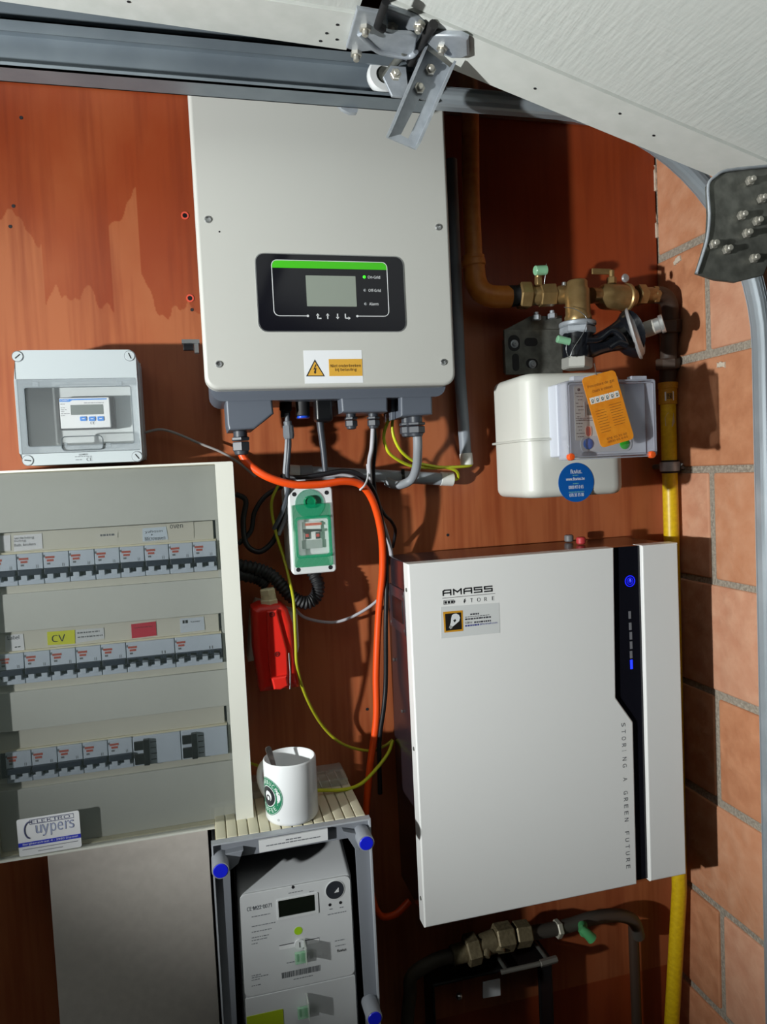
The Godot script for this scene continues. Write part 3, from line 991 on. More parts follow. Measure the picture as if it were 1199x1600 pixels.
	b.cyl(Vector3(0.1447,1.5578,0.1100), Vector3(0.1440,1.5450,0.1100), 0.0076, 16)
	part(b, "plug_connector", M.rubber, t)
	b = MB.new()
	b.cyl(Vector3(0.1449,1.5508,0.1220), Vector3(0.1452,1.5377,0.1220), 0.0038, 12, 0.0005)
	b.cyl(Vector3(0.1453,1.5387,0.1220), Vector3(0.1461,1.5302,0.1220), 0.0066, 12, 0.001)
	b.lathe([Vector2(0, 0), Vector2(0.0085, 0.0), Vector2(0.009, 0.016), Vector2(0.0075, 0.021), Vector2(0, 0.021)], Vector3(0.1459,1.5313,0.1220), Vector3(0.02, -1, 0), 10, true)
	part(b, "plug_end", mat("63686f", 0.5), t)
	b = MB.new()
	b.cyl(Vector3(0.1731,1.5892,0.1100), Vector3(0.1721,1.5464,0.1100), 0.0115, 18, 0.001)
	part(b, "plug_connector", M.rubber, t)
	b = MB.new(); b.cyl(Vector3(0.1721,1.5468,0.1100), Vector3(0.1722,1.5430,0.1100), 0.0112, 18, 0.001)
	part(b, "blue_ring", mat("1c50d8", 0.3), t)
	b = MB.new()
	b.cyl(Vector3(0.2066,1.5880,0.1150), Vector3(0.2062,1.5805,0.1150), 0.0125, 18, 0.001)
	b.prism(rr(Vector2(0.1902,1.5806), Vector2(0.2187,1.5353), 0.006), 0.098, 0.130, 0.006, 0.006)
	part(b, "antenna_plug", M.black, t)
	b = MB.new()
	b.tube([Vector3(0.1991,1.5367,0.1140), Vector3(0.1998,1.5216,0.1140), Vector3(0.2024,1.4869,0.1140), Vector3(0.2034,1.4561,0.1140)], [0.0062, 0.0056, 0.005, 0.0046], 14)
	part(b, "antenna", M.casing_dark, t)
	for q in [Vector3(0.1289,1.5834,0.1400),Vector3(0.1556,1.5829,0.1400),Vector3(0.3152,1.5808,0.1400),Vector3(0.2230,1.5820,0.1400)]:
		b = MB.new(); b.cyl(q, q + Vector3(0, -0.004, 0), 0.003, 10)
		part(b, "screw", M.brass, t)


func battery() -> void:
	var t := thing("battery", "large white wall battery with a black glossy strip and blue light", "battery", Vector3(0.56, 0.7070, 0.0))
	var yt := 1.3030; var yb := 0.7070
	var b := MB.new()
	b.prism(MB.rrect(0.319, yb + 0.004, 0.802, yt - 0.001, 0.003, 3), 0.03, 0.166, 0.0, 0.002)
	part(b, "body", M.battery_body, t)
	b = MB.new(); b.box(Vector3(0.4, yb + 0.1, 0.0), Vector3(0.72, yt - 0.1, 0.032))
	part(b, "wall_bracket", M.zinc_old, t)
	b = MB.new()
	b.prism([Vector2(0.3155, yb), Vector2(0.7065, yb), Vector2(0.7085, 0.9970), Vector2(0.6765, 1.0440), Vector2(0.6815, yt), Vector2(0.3155, yt)], 0.158, 0.185, 0.003, 0.0, 3)
	var pl := part(b, "front_panel", M.white_panel, t)
	b = MB.new()
	b.prism([Vector2(0.7325, yb), Vector2(0.8065, yb), Vector2(0.8065, yt), Vector2(0.7355, yt)], 0.158, 0.185, 0.003, 0.0, 3)
	part(b, "side_panel", M.white_panel, t)
	b = MB.new()
	b.prism([Vector2(0.70, yb + 0.003), Vector2(0.738, yb + 0.003), Vector2(0.738, yt - 0.0005), Vector2(0.67, yt - 0.0005), Vector2(0.67, 1.0400), Vector2(0.70, 0.9950)], 0.16, 0.1775)
	var stp := part(b, "black_strip", M.glossy_black, t)
	# power light and charge bars
	var c := Vector3(0.7148,1.2420,0.1780)
	for r in [[0.0098, 0.0086, 1.1], [0.0062, 0.0052, 0.8], [0.0034, 0.0026, 0.8]]:
		b = MB.new(); b.ring(MB.disc(c.x, c.y, r[0], 28), MB.disc(c.x, c.y, r[1], 28), 0.1772, 0.1782)
		part(b, "light_ring", glow("1a22f0", r[2]), stp)
	b = MB.new(); b.prism(MB.disc(c.x, c.y, 0.0082, 24), 0.1772, 0.1779)
	part(b, "power_button", mat("0d1040", 0.3), stp)
	b = MB.new(); b.box(c + Vector3(-0.0006, -0.001, 0), c + Vector3(0.0006, 0.004, 0.0006))
	part(b, "power_mark", glow("5566ff", 1.2), stp)
	var bars := [Vector3(0.7123,1.1831,0.1780),Vector3(0.7127,1.1632,0.1780),Vector3(0.7133,1.1466,0.1780),Vector3(0.7133,1.1300,0.1780),Vector3(0.7127,1.1135,0.1780),Vector3(0.7127,1.0964,0.1780)]
	for i in 6:
		var q: Vector3 = bars[i]
		b = MB.new(); b.box(q + Vector3(-0.0022, -0.0065 if i < 5 else -0.008, -0.0005), q + Vector3(0.0022, 0.0065 if i < 5 else 0.008, 0.0003))
		part(b, "charge_bar", mat("75757a", 0.5) if i < 5 else glow("1a2cff", 2.0), stp)
	# lettering on the panel
	b = MB.new()
	var z := 0.185
	var fw := font
	var lx := 0.3710; var rx := 0.4599
	# heavy squared capitals built from strokes
	block_word(b, Vector2(lx, 1.2473), rx - lx, 0.0100, z)
	part(b, "lettering", M.ink, pl)
	b = MB.new()
	var ly := 1.2434
	b.box(Vector3(lx - 0.001, ly, z), Vector3(rx + 0.0015, ly + 0.0007, z + 0.0003))
	part(b, "underline", M.ink, pl)
	b = MB.new()
	var by := 1.2332; var ix := 0.3720
	b.ring(MB.rrect(ix, by, ix + 0.018, by + 0.0068, 0.0008), MB.rrect(ix + 0.0006, by + 0.0006, ix + 0.0174, by + 0.0062, 0.0006), z - 0.0002, z + 0.0003)
	b.box(Vector3(ix + 0.018, by + 0.0018, z), Vector3(ix + 0.0195, by + 0.005, z + 0.0003))
	for i in 3:
		b.box(Vector3(ix + 0.0016 + i * 0.0055, by + 0.0013, z), Vector3(ix + 0.0056 + i * 0.0055, by + 0.0055, z + 0.0003))
	part(b, "battery_icon", M.ink, pl)
	b = MB.new()
	var ty := 1.2330
	var ls := ["T", "O", "R", "E"]
	var lxs := [0.4179, 0.4295, 0.4422, 0.4554]
	for i in 4:
		b.text(font, ls[i], Vector3(lxs[i], ty, z), 0.0042 if i != 1 else 0.0058, 0.0062, 0.0003)
	var bx := 0.4061
	b.prism([Vector2(bx, ty + 0.0024), Vector2(bx + 0.0014, ty + 0.0064), Vector2(bx + 0.004, ty + 0.0068), Vector2(bx + 0.0024, ty + 0.004), Vector2(bx + 0.0042, ty + 0.0036), Vector2(bx + 0.001, ty - 0.0008), Vector2(bx + 0.0022, ty + 0.0024)], z, z + 0.0003)
	part(b, "lettering", mat("3f4043", 0.6), pl)
	# reading downwards beside the strip
	b = MB.new()
	var p0 := Vector3(0.6859,0.9981,0.1850); var p1 := Vector3(0.6871,0.7384,0.1850)
	var s := "STORING A GREEN FUTURE"
	var sp := (p0.y - p1.y) / (s.length() - 0.4)
	for i in s.length():
		if s[i] == " ": continue
		b.text(font, s[i], Vector3(lerpf(p0.x, p1.x, float(i) / s.length()) - 0.001, p0.y - sp * i, z), 0.0062 if s[i] != "I" else 0.0012, 0.0075, 0.0003, Vector3(0, -1, 0), Vector3(1, 0, 0))
	part(b, "lettering", mat("55565a", 0.6), pl)
	# installer's sticker
	b = MB.new(); b.prism([Vector2(0.3666,1.2304),Vector2(0.4676,1.2280),Vector2(0.4672,1.1782),Vector2(0.3653,1.1791)], 0.1845, 0.1853)
	var stk := part(b, "installer_sticker", mat("d0d2d2", 0.6), pl, "pale grey sticker with a light bulb picture")
	b = MB.new(); b.prism([Vector2(0.3705,1.2217),Vector2(0.4038,1.2213),Vector2(0.4034,1.1878),Vector2(0.3711,1.1879)], 0.185, 0.1856)
	part(b, "gold_frame", mat("c98f22", 0.5), stk)
	b = MB.new(); b.prism([Vector2(0.3736,1.2183),Vector2(0.4007,1.2183),Vector2(0.4008,1.1909),Vector2(0.3737,1.1906)], 0.185, 0.1859)
	part(b, "picture", mat("1a1715", 0.5), stk)
	b = MB.new()
	b.prism([Vector2(0.3882,1.2170),Vector2(0.3926,1.2172),Vector2(0.3969,1.2146),Vector2(0.3986,1.2097),Vector2(0.3970,1.2046),Vector2(0.3908,1.2000),Vector2(0.3857,1.1968),Vector2(0.3811,1.1994),Vector2(0.3827,1.2039),Vector2(0.3836,1.2101),Vector2(0.3851,1.2150)], 0.185, 0.1862)
	part(b, "bulb", M.white_ink, stk)
	b = MB.new(); b.prism([Vector2(0.3857,1.1968),Vector2(0.3811,1.1994),Vector2(0.3791,1.1959),Vector2(0.3811,1.1928),Vector2(0.3841,1.1939)], 0.185, 0.1862)
	part(b, "bulb_base", mat("9a9a98", 0.5), stk)
	b = MB.new(); b.prism([Vector2(0.3867,1.2067),Vector2(0.3900,1.2084),Vector2(0.3919,1.2062),Vector2(0.3887,1.2031)], 0.1861, 0.1864)
	part(b, "filament", M.ink, stk)
	var k1 := mat("3c3c44", 0.7); var k2 := mat("3a3f86", 0.7)
	b = MB.new()
	b.text(font, "GSM nr", Vector3(0.4073,1.1986,0.1852), 0.0125, 0.0036, 0.0003)
	part(b, "lettering", k1, stk)
	b = MB.new()
	b.text(font, "@hotmail.com", Vector3(0.4324,1.1939,0.1852), 0.0305, 0.0036, 0.0003)
	part(b, "lettering", k2, stk)
	print_lines([[0.4166, 1.2120, 0.0155], [0.4074, 1.2047, 0.045], [0.4227, 1.1985, 0.030]], 0.1852, k1, stk, 0.0026)
	print_lines([[0.4076, 1.2091, 0.042]], 0.1852, k1, stk, 0.001)
	print_lines([[0.4070, 1.1940, 0.0245]], 0.1852, k2, stk, 0.0028)
	# left side: recessed grip, screws, seam
	b = MB.new()
	b.box(Vector3(0.316, 1.1800, 0.05), Vector3(0.3195, 1.2550, 0.15), 0.0015)
	var gp := part(b, "grip_plate", mat("352d33", 0.25), t)
	b = MB.new()
	b.box(Vector3(0.315, 1.1980, 0.075), Vector3(0.3165, 1.2370, 0.14), 0.0005)
	part(b, "grip_recess", M.black, gp)
	for q in [Vector3(0.318, 1.2450, 0.143), Vector3(0.318, 1.1880, 0.143), Vector3(0.318, 1.1880, 0.058), Vector3(0.318, 1.1200, 0.06), Vector3(0.318, 1.0400, 0.1)]:
		b = MB.new(); b.lathe([Vector2(0.003, 0), Vector2(0.003, 0.002), Vector2(0, 0.003)], q, Vector3(-1, 0, 0), 10)
		part(b, "screw", M.silver, t)
	for yy in [-0.19, -0.45, -0.70]:
		b = MB.new(); b.lathe([Vector2(0.0035, 0), Vector2(0.003, 0.0012), Vector2(0.0015, 0.0012), Vector2(0, 0.0004)], Vector3(0.3155, 1.45 + yy, 0.171), Vector3(-1, 0, 0), 10)
		part(b, "panel_screw", M.zinc_old, pl)
	# terminal caps on top
	b = MB.new(); b.cyl(Vector3(0.672, yt, 0.046), Vector3(0.672, yt + 0.013, 0.046), 0.0085, 16, 0.002)
	part(b, "terminal_cap", mat("6d6c6e", 0.5), t)
	b = MB.new(); b.cyl(Vector3(0.668, yt, 0.098), Vector3(0.668, yt + 0.013, 0.098), 0.0085, 16, 0.002)
	part(b, "terminal_cap", mat("b8383c", 0.5), t, "red terminal cap")


# the squared brand capitals: A M A S S
func block_word(b: MB, o: Vector2, w: float, h: float, z: float) -> void:
	var cw := w / 5.0
	var g := cw * 0.84
	var t := h * 0.22
	var A := [[0, 0, 0, 0.8], [0.0, 0.8, 0.2, 1.0], [0.2, 1.0, 1.0, 1.0], [1.0, 1.0, 1.0, 0], [0, 0.42, 1.0, 0.42]]
	var Mm := [[0, 0, 0, 1.0], [0, 1.0, 0.5, 0.45], [0.5, 0.45, 1.0, 1.0], [1.0, 1.0, 1.0, 0]]
	var S := [[1.0, 1.0, 0.0, 1.0], [0, 1.0, 0, 0.52], [0, 0.52, 1.0, 0.52], [1.0, 0.52, 1.0, 0.0], [1.0, 0.0, 0.0, 0.0]]
	var word := [A, Mm, A, S, S]
	for i in 5:
		var ox := o.x + cw * i
		for s in word[i]:
			var p := Vector2(ox + t / 2 + float(s[0]) * (g - t), o.y + t / 2 + float(s[1]) * (h - t))
			var q := Vector2(ox + t / 2 + float(s[2]) * (g - t), o.y + t / 2 + float(s[3]) * (h - t))
			var d := (q - p).normalized() * t / 2
			var nn := Vector2(-d.y, d.x)
			b.prism([p - d + nn, q + d + nn, q + d - nn, p - d - nn], z - 0.0002, z + 0.0003)



# ---------------------------------------------------------------- fuse box
func make_breaker(called: String, label: String, group: String, w: float, h: float, xr: float, yb: float) -> Node3D:
	# front at z = 0.124; the origin is the lower left corner on the rail
	var t := thing(called, label, "circuit breaker", Vector3(xr - w, yb, 0.09), group)
	var x := xr - w
	var b := MB.new()
	var g := 0.0005
	b.prism(rr(Vector2(x + g, yb), Vector2(xr - g, yb + h), 0.0008, 2), 0.085, 0.112, 0.0008)
	part(b, "body", M.breaker, t)
	b = MB.new()
	b.prism(rr(Vector2(x + g, yb + h * 0.46), Vector2(xr - g, yb + h), 0.0008, 2), 0.11, 0.118, 0.001)
	part(b, "upper_face", M.breaker, t)
	b = MB.new()
	b.prism(rr(Vector2(x + g, yb), Vector2(xr - g, yb + h * 0.17), 0.0008, 2), 0.11, 0.118, 0.001)
	part(b, "lower_lip", M.breaker, t)
	# linked toggle bar and its pale tips
	b = MB.new()
	b.prism(rr(Vector2(x + 0.0012, yb + h * 0.31), Vector2(xr - 0.0012, yb + h * 0.5), 0.001, 2), 0.112, 0.1245, 0.0015)
	part(b, "toggle_bar", M.navy, t)
	var poles := int(round(w / 0.018))
	for i in poles:
		b = MB.new()
		var cx := x + (i + 0.5) * 0.018
		b.box(Vector3(cx - 0.0042, yb + h * 0.14, 0.112), Vector3(cx + 0.0042, yb + h * 0.34, 0.1215), 0.0006)
		part(b, "toggle_tip", M.breaker, t)
		b = MB.new()
		b.box(Vector3(cx - 0.0092 + 0.0004, yb + h * 0.17, 0.1115), Vector3(cx - 0.0045, yb + h * 0.44, 0.1135))
		b.box(Vector3(cx + 0.0045, yb + h * 0.17, 0.1115), Vector3(cx + 0.0088, yb + h * 0.44, 0.1135))
		part(b, "slot", M.navy, t)
	b = MB.new()
	b.box(Vector3(x + 0.003, yb + h * 0.8, 0.118), Vector3(x + 0.016, yb + h * 0.87, 0.1183))
	b.box(Vector3(x + 0.005, yb + h * 0.7, 0.118), Vector3(x + 0.0145, yb + h * 0.77, 0.1183))
	part(b, "red_mark", mat("b8584a", 0.6), t)
	b = MB.new()
	b.box(Vector3(x + 0.0008, yb + h * 0.84, 0.118), Vector3(x + 0.003, yb + h * 0.92, 0.1183))
	b.box(Vector3(x + 0.005, yb + h * 0.6, 0.118), Vector3(x + 0.0095, yb + h * 0.66, 0.1183))
	b.box(Vector3(x + w * 0.72, yb + h * 0.52, 0.118), Vector3(x + w * 0.74, yb + h * 0.62, 0.1183))
	b.box(Vector3(x + w * 0.78, yb + h * 0.52, 0.118), Vector3(x + w * 0.8, yb + h * 0.62, 0.1183))
	part(b, "print", M.grey_ink, t)
	return t


func fuse_box() -> void:
	var x0 := -0.319; var x1 := 0.0555; var yt := 1.4780; var yb := 0.9065
	var t := thing("fuse_box", "large white fuse box with smoked door and three breaker rows", "fuse box", Vector3(-0.11, yb, 0.0))
	var b := MB.new()
	var wi := 0.012
	# tray behind, open to the front
	b.ring(rr(Vector2(x0, yb), Vector2(x1, yt), 0.003), rr(Vector2(x0 + 0.004, yb + 0.004), Vector2(x1 - 0.004, yt - 0.004), 0.003), 0.0, 0.128)
	part(b, "case", M.beige, t)
	b = MB.new()
	b.box(Vector3(x0 + 0.003, yb + 0.003, 0.0), Vector3(x1 - 0.003, yt - 0.003, 0.01))
	part(b, "back_plate", M.beige, t)
	# door frame: wide on the right
	var fx := 0.0285
	b = MB.new()
	b.ring(rr(Vector2(x0, yb), Vector2(x1, yt), 0.003), rr(Vector2(x0 + 0.005, yb + 0.0025), Vector2(fx, yt - 0.003), 0.0015), 0.127, 0.141)
	var door := part(b, "door_frame", mat("d9d9d0", 0.45), t)
	b = MB.new()
	b.box(Vector3(x0 + 0.004, yb + 0.002, 0.1345), Vector3(fx + 0.001, yt - 0.002, 0.138))
	part(b, "smoked_pane", M.smoke, door, "smoked clear door pane")
	# inner cover: bands between the rows of breakers
	var xl := x0 + 0.004; var xr := fx + 0.022
	var rows := [
		[1.3879, 1.3590, 1.3552, 1.3087],
		[1.2399, 1.2112, 1.2078, 1.1617],
		[1.0911, 1.0627, 1.0596, 1.0139]]
	var cover := mat("cfd1ca", 0.6); var holder := mat("d3d1c4", 0.55)
	var tops := [yt - 0.004, 0.0, 0.0, 0.0]
	var last: float = yt - 0.004
	for i in 4:
		var bot: float = rows[i][0] if i < 3 else yb + 0.004
		b = MB.new()
		b.prism(rr(Vector2(xl, bot), Vector2(xr, last), 0.001, 2), 0.098, 0.116, 0.001)
		part(b, "inner_cover", cover, t)
		if i < 3: last = rows[i][3] - 0.012
	var ry := 0.0235
	for i in 3:
		# sloping sill under each row, label holder above it, blank strip at the right end
		b = MB.new()
		var hb: float = rows[i][3]
		b.prism(rr(Vector2(xl, hb - 0.0125), Vector2(xr, hb - 0.0008), 0.001, 2), 0.09, 0.111, 0.001)
		part(b, "row_sill", holder, t)
		b = MB.new()
		b.prism(rr(Vector2(xl, rows[i][2] + 0.001), Vector2(ry - 0.003, rows[i][0] - 0.001), 0.001, 2), 0.09, 0.1095, 0.001)
		part(b, "label_holder", holder, t)
		b = MB.new()
		b.box(Vector3(xl, rows[i][2] - 0.0002, 0.09), Vector3(ry, rows[i][2] + 0.0028, 0.1135))
		part(b, "holder_lip", M.beige, t)
		b = MB.new()
		b.box(Vector3(ry + 0.001, rows[i][3] - 0.012, 0.09), Vector3(xr, rows[i][0], 0.112))
		part(b, "row_end", cover, t)
		b = MB.new()
		b.box(Vector3(xl, rows[i][3] - 0.012, 0.06), Vector3(xr, rows[i][0], 0.086))
		part(b, "row_back", M.casing_dark, t)
	# breakers, right to left
	var h1: float = rows[0][2] - rows[0][3]
	var proto: Node3D = null
	var nth := ["first", "second", "third", "fourth", "fifth", "sixth", "seventh", "eighth", "ninth"]
	for i in 9:
		var x := ry - 0.036 * i
		if proto == null:
			proto = make_breaker("circuit_breaker", nth[i] + " two-pole breaker from the wide white door edge, top row", "breakers in the top row", 0.036, h1, x, rows[0][3])
		else:
			copy_breaker(proto, Vector3(x - 0.036, rows[0][3], 0.09), nth[i] + " two-pole breaker from the wide white door edge, top row", "breakers in the top row")
	var h2: float = rows[1][2] - rows[1][3]
	for i in 2:
		make_breaker("circuit_breaker", ["wide four-pole circuit breaker at the right end of the middle row", "wide four-pole circuit breaker under the red paper label"][i], "", 0.072, h2, ry - 0.072 * i, rows[1][3])
	for i in 5:
		copy_breaker(proto, Vector3(ry - 0.144 - 0.036 * (i + 1), rows[1][3], 0.09), nth[i] + " narrow breaker from the wide ones, middle row", "narrow breakers in the middle row")
	var h3: float = rows[2][2] - rows[2][3]
	for i in 2:
		var xr2 := ry - 0.072 * i
		var d := thing("residual_current_device", ["grey residual current switch at the right end of the bottom row", "grey residual current switch between breakers and the end switch"][i], "safety switch", Vector3(xr2 - 0.072, rows[2][3], 0.09))
		b = MB.new()
		b.prism(rr(Vector2(xr2 - 0.0715, rows[2][3]), Vector2(xr2 - 0.0005, rows[2][2]), 0.001, 2), 0.085, 0.117, 0.001)
		part(b, "body", M.breaker, d)
		var yy: float = rows[2][3]
		b = MB.new()
		b.box(Vector3(xr2 - 0.070, yy + h3 * 0.55, 0.116), Vector3(xr2 - 0.052, yy + h3 * 0.85, 0.121), 0.001)
		b.box(Vector3(xr2 - 0.070, yy + h3 * 0.06, 0.116), Vector3(xr2 - 0.052, yy + h3 * 0.42, 0.121), 0.001)
		b.box(Vector3(xr2 - 0.056, yy + h3 * 0.04, 0.117), Vector3(xr2 - 0.0475, yy + h3 * 0.92, 0.126), 0.001)
		part(b, "black_toggle", M.black, d)
		b = MB.new()
		for k in 4:
			b.box(Vector3(xr2 - 0.046, yy + h3 * (0.15 + 0.2 * k), 0.117), Vector3(xr2 - 0.038 + 0.001 * (k % 2), yy + h3 * (0.18 + 0.2 * k), 0.1173))
		part(b, "print", M.grey_ink, d)
	for i in 5:
		copy_breaker(proto, Vector3(ry - 0.144 - 0.036 * (i + 1), rows[2][3], 0.09), nth[i] + " narrow breaker from the black-toggle switches, bottom row", "narrow breakers in the bottom row")
	# paper labels in the holders
	var notes := [
		[[Vector2(-0.2678,1.3826),Vector2(-0.2291,1.3832),Vector2(-0.2295,1.3608),Vector2(-0.2689,1.3589)], M.paper, "white handwritten paper label at left of top row"],
		[[Vector2(-0.2921,1.3830),Vector2(-0.2724,1.3836),Vector2(-0.2734,1.3608),Vector2(-0.2936,1.3603)], M.paper, "white paper label at the far left of top row"],
		[[Vector2(-0.1533,1.3775),Vector2(-0.1222,1.3774),Vector2(-0.1224,1.3702),Vector2(-0.1532,1.3694)], mat("d5d3c8", 0.7), "small printed strip label in the top row"],
		[[Vector2(-0.0858,1.3813),Vector2(-0.0506,1.3820),Vector2(-0.0486,1.3618),Vector2(-0.0864,1.3608)], mat("cfdce8", 0.7), "pale blue handwritten paper label in the top row"],
		[[Vector2(-0.0481,1.3861),Vector2(-0.0091,1.3870),Vector2(-0.0093,1.3618),Vector2(-0.0480,1.3621)], mat("d5d2c4", 0.7), "cream handwritten paper label at right of top row"],
		[[Vector2(-0.2896,1.2350),Vector2(-0.2651,1.2351),Vector2(-0.2644,1.2108),Vector2(-0.2909,1.2072)], M.paper, "white handwritten paper label at left of middle row"],
		[[Vector2(-0.2320,1.2344),Vector2(-0.1930,1.2337),Vector2(-0.1938,1.2128),Vector2(-0.2322,1.2142)], mat("d8dc2e", 0.6), "bright yellow paper label in the middle row"],
		[[Vector2(-0.1918,1.2336),Vector2(-0.1515,1.2329),Vector2(-0.1514,1.2163),Vector2(-0.1923,1.2133)], mat("d5d8da", 0.6), "white printed label beside the yellow one"],
		[[Vector2(-0.1116,1.2343),Vector2(-0.0749,1.2354),Vector2(-0.0750,1.2132),Vector2(-0.1118,1.2123)], mat("c8203e", 0.6), "crimson red paper label in the middle row"],
		[[Vector2(-0.0386,1.2360),Vector2(-0.0021,1.2359),Vector2(-0.0017,1.2147),Vector2(-0.0390,1.2136)], mat("cdd6e0", 0.6), "pale paper label at right of middle row"]]
	var papers := []
	for s in notes:
		b = MB.new(); b.prism(s[0], 0.109, 0.1103)
		papers.append(part(b, "paper_label", s[1], t, s[2]))
	var scr := [
		[3, "yahosin", Vector3(-0.0822,1.3728,0.1102), 0.026, 0.005], [3, "+", Vector3(-0.0736,1.3692,0.1102), 0.003, 0.003], [3, "Microwaven", Vector3(-0.0829,1.3619,0.1102), 0.030, 0.006],
		[4, "oven", Vector3(-0.0447,1.3783,0.1102), 0.0195, 0.006], [0, "verlichting", Vector3(-0.2671,1.3756,0.1102), 0.027, 0.0045], [0, "living", Vector3(-0.2674,1.3718,0.1102), 0.016, 0.004],
		[0, "Bab. keuken", Vector3(-0.2678,1.3661,0.1102), 0.029, 0.0042], [5, "Label", Vector3(-0.2866,1.2277,0.1102), 0.016, 0.006], [6, "CV", Vector3(-0.2259,1.2181,0.1102), 0.019, 0.0105], [9, "kamer", Vector3(-0.0222,1.2283,0.1102), 0.014, 0.003]]
	for s in scr:
		b = MB.new(); b.text(font, s[1], s[2], s[3], s[4], 0.0003)
		part(b, "handwriting", mat("20222c", 0.7), papers[s[0]])
	print_lines([[-0.1898, 1.2275, 0.032], [-0.1896, 1.2209, 0.036]], 0.1102, M.grey_ink, papers[7], 0.002)
	print_lines([[-0.1474, 1.3732, 0.022]], 0.1102, M.grey_ink, papers[2], 0.003)
	print_lines([[-0.0349, 1.2281, 0.009]], 0.1102, M.ink, papers[9], 0.005)
	print_lines([[-0.2776, 1.2154, 0.008]], 0.1102, M.ink, papers[5], 0.0015)
	print_lines([[-0.1070, 1.2275, 0.027]], 0.1102, mat("8c1028", 0.7), papers[8], 0.0015)
	# installer's card stuck on the door
	var cz := 0.1383
	var p := [Vector2(-0.2866,0.9661), Vector2(-0.2005,0.9670), Vector2(-0.2012,0.9129), Vector2(-0.2857,0.9131)]
	var ux: Vector2 = (p[1] - p[0]); var cw := ux.length(); ux = ux.normalized()
	var uy := Vector2(-ux.y, ux.x)
	var ch := 0.056
	var o2: Vector2 = p[0] - uy * ch
	var cd := thing("business_card", "white business card with blue band stuck on fuse box door", "card", Vector3(o2.x, o2.y, cz))
	var fr := Transform3D(Basis(Vector3(ux.x, ux.y, 0), Vector3(uy.x, uy.y, 0), Vector3(0, 0, 1)), Vector3(o2.x, o2.y, cz))
	b = MB.new(); b.xf = fr; b.prism(MB.rrect(0, 0, cw, ch, 0.003), 0.0, 0.0006)
	part(b, "card", mat("dcdde0", 0.45), cd)
	b = MB.new(); b.xf = fr; b.box(Vector3(0.0, ch * 0.255, 0.0004), Vector3(cw, ch * 0.365, 0.0009))
	part(b, "blue_band", mat("2735b4", 0.5), cd)
	b = MB.new(); b.xf = fr
	b.text(font, "Bergkensstraat 4 - 3980 Diemel", Vector3(0.006, ch * 0.275, 0.0008), cw * 0.88, ch * 0.07, 0.0003)
	part(b, "lettering", M.white_ink, cd)
	b = MB.new(); b.xf = fr
	b.text(font, "uypers", Vector3(cw * 0.29, ch * 0.46, 0.0006), cw * 0.62, ch * 0.32, 0.0003)
	part(b, "lettering", mat("3a3f66", 0.5), cd)
	b = MB.new(); b.xf = fr
	b.text(font, "uypers", Vector3(cw * 0.30, ch * 0.475, 0.0008), cw * 0.60, ch * 0.30, 0.0003)
	part(b, "lettering", mat("9aa2bd", 0.5), cd)
	b = MB.new(); b.xf = fr
	b.ring(MB.rrect(cw * 0.2, ch * 0.82, cw * 0.91, ch * 0.95, 0.001), MB.rrect(cw * 0.205, ch * 0.835, cw * 0.905, ch * 0.935, 0.001), 0.0005, 0.0009)
	b.text(font, "ELEKTRO", Vector3(cw * 0.23, ch * 0.845, 0.0006), cw * 0.62, ch * 0.08, 0.0003)
	# plain curved initial where the card carries a drawn figure
	var arc := []
	for i in 12:
		var a := PI * 0.42 + PI * 1.05 * i / 11
		arc.append(Vector3(cw * 0.2 + cw * 0.085 * cos(a), ch * 0.68 + ch * 0.22 * sin(a), 0.0007))
	b.tube(arc, 0.0012, 6)
	part(b, "lettering", mat("4b5070", 0.5), cd)
	b = MB.new(); b.xf = fr
	b.box(Vector3(0.005, ch * 0.17, 0.0005), Vector3(cw * 0.95, ch * 0.185, 0.0009))
	b.box(Vector3(cw * 0.3, ch * 0.08, 0.0005), Vector3(cw * 0.7, ch * 0.095, 0.0009))
	part(b, "print", M.grey_ink, cd)
	# the plain board below the box
	b = MB.new()
	b.prism(rr(Vector2(-0.2565, 0.02), Vector2(-0.0165, 0.8980), 0.001, 2), 0.02, 0.10, 0.001)
	solo(b, "cover_board", mottle(mat("dcd4cc", 0.55), "d8d0c8", "e0d8d0", 51, 0.05, 0.3), "plain greyish white cover board under the fuse box", "board")


func copy_breaker(o: Node3D, at: Vector3, label: String, group: String) -> void:
	var c: Node3D = o.duplicate()
	c.name = numbered("circuit_breaker")
	add_child(c, true)
	c.position = at
	c.set_meta("label", label); c.set_meta("group", group)


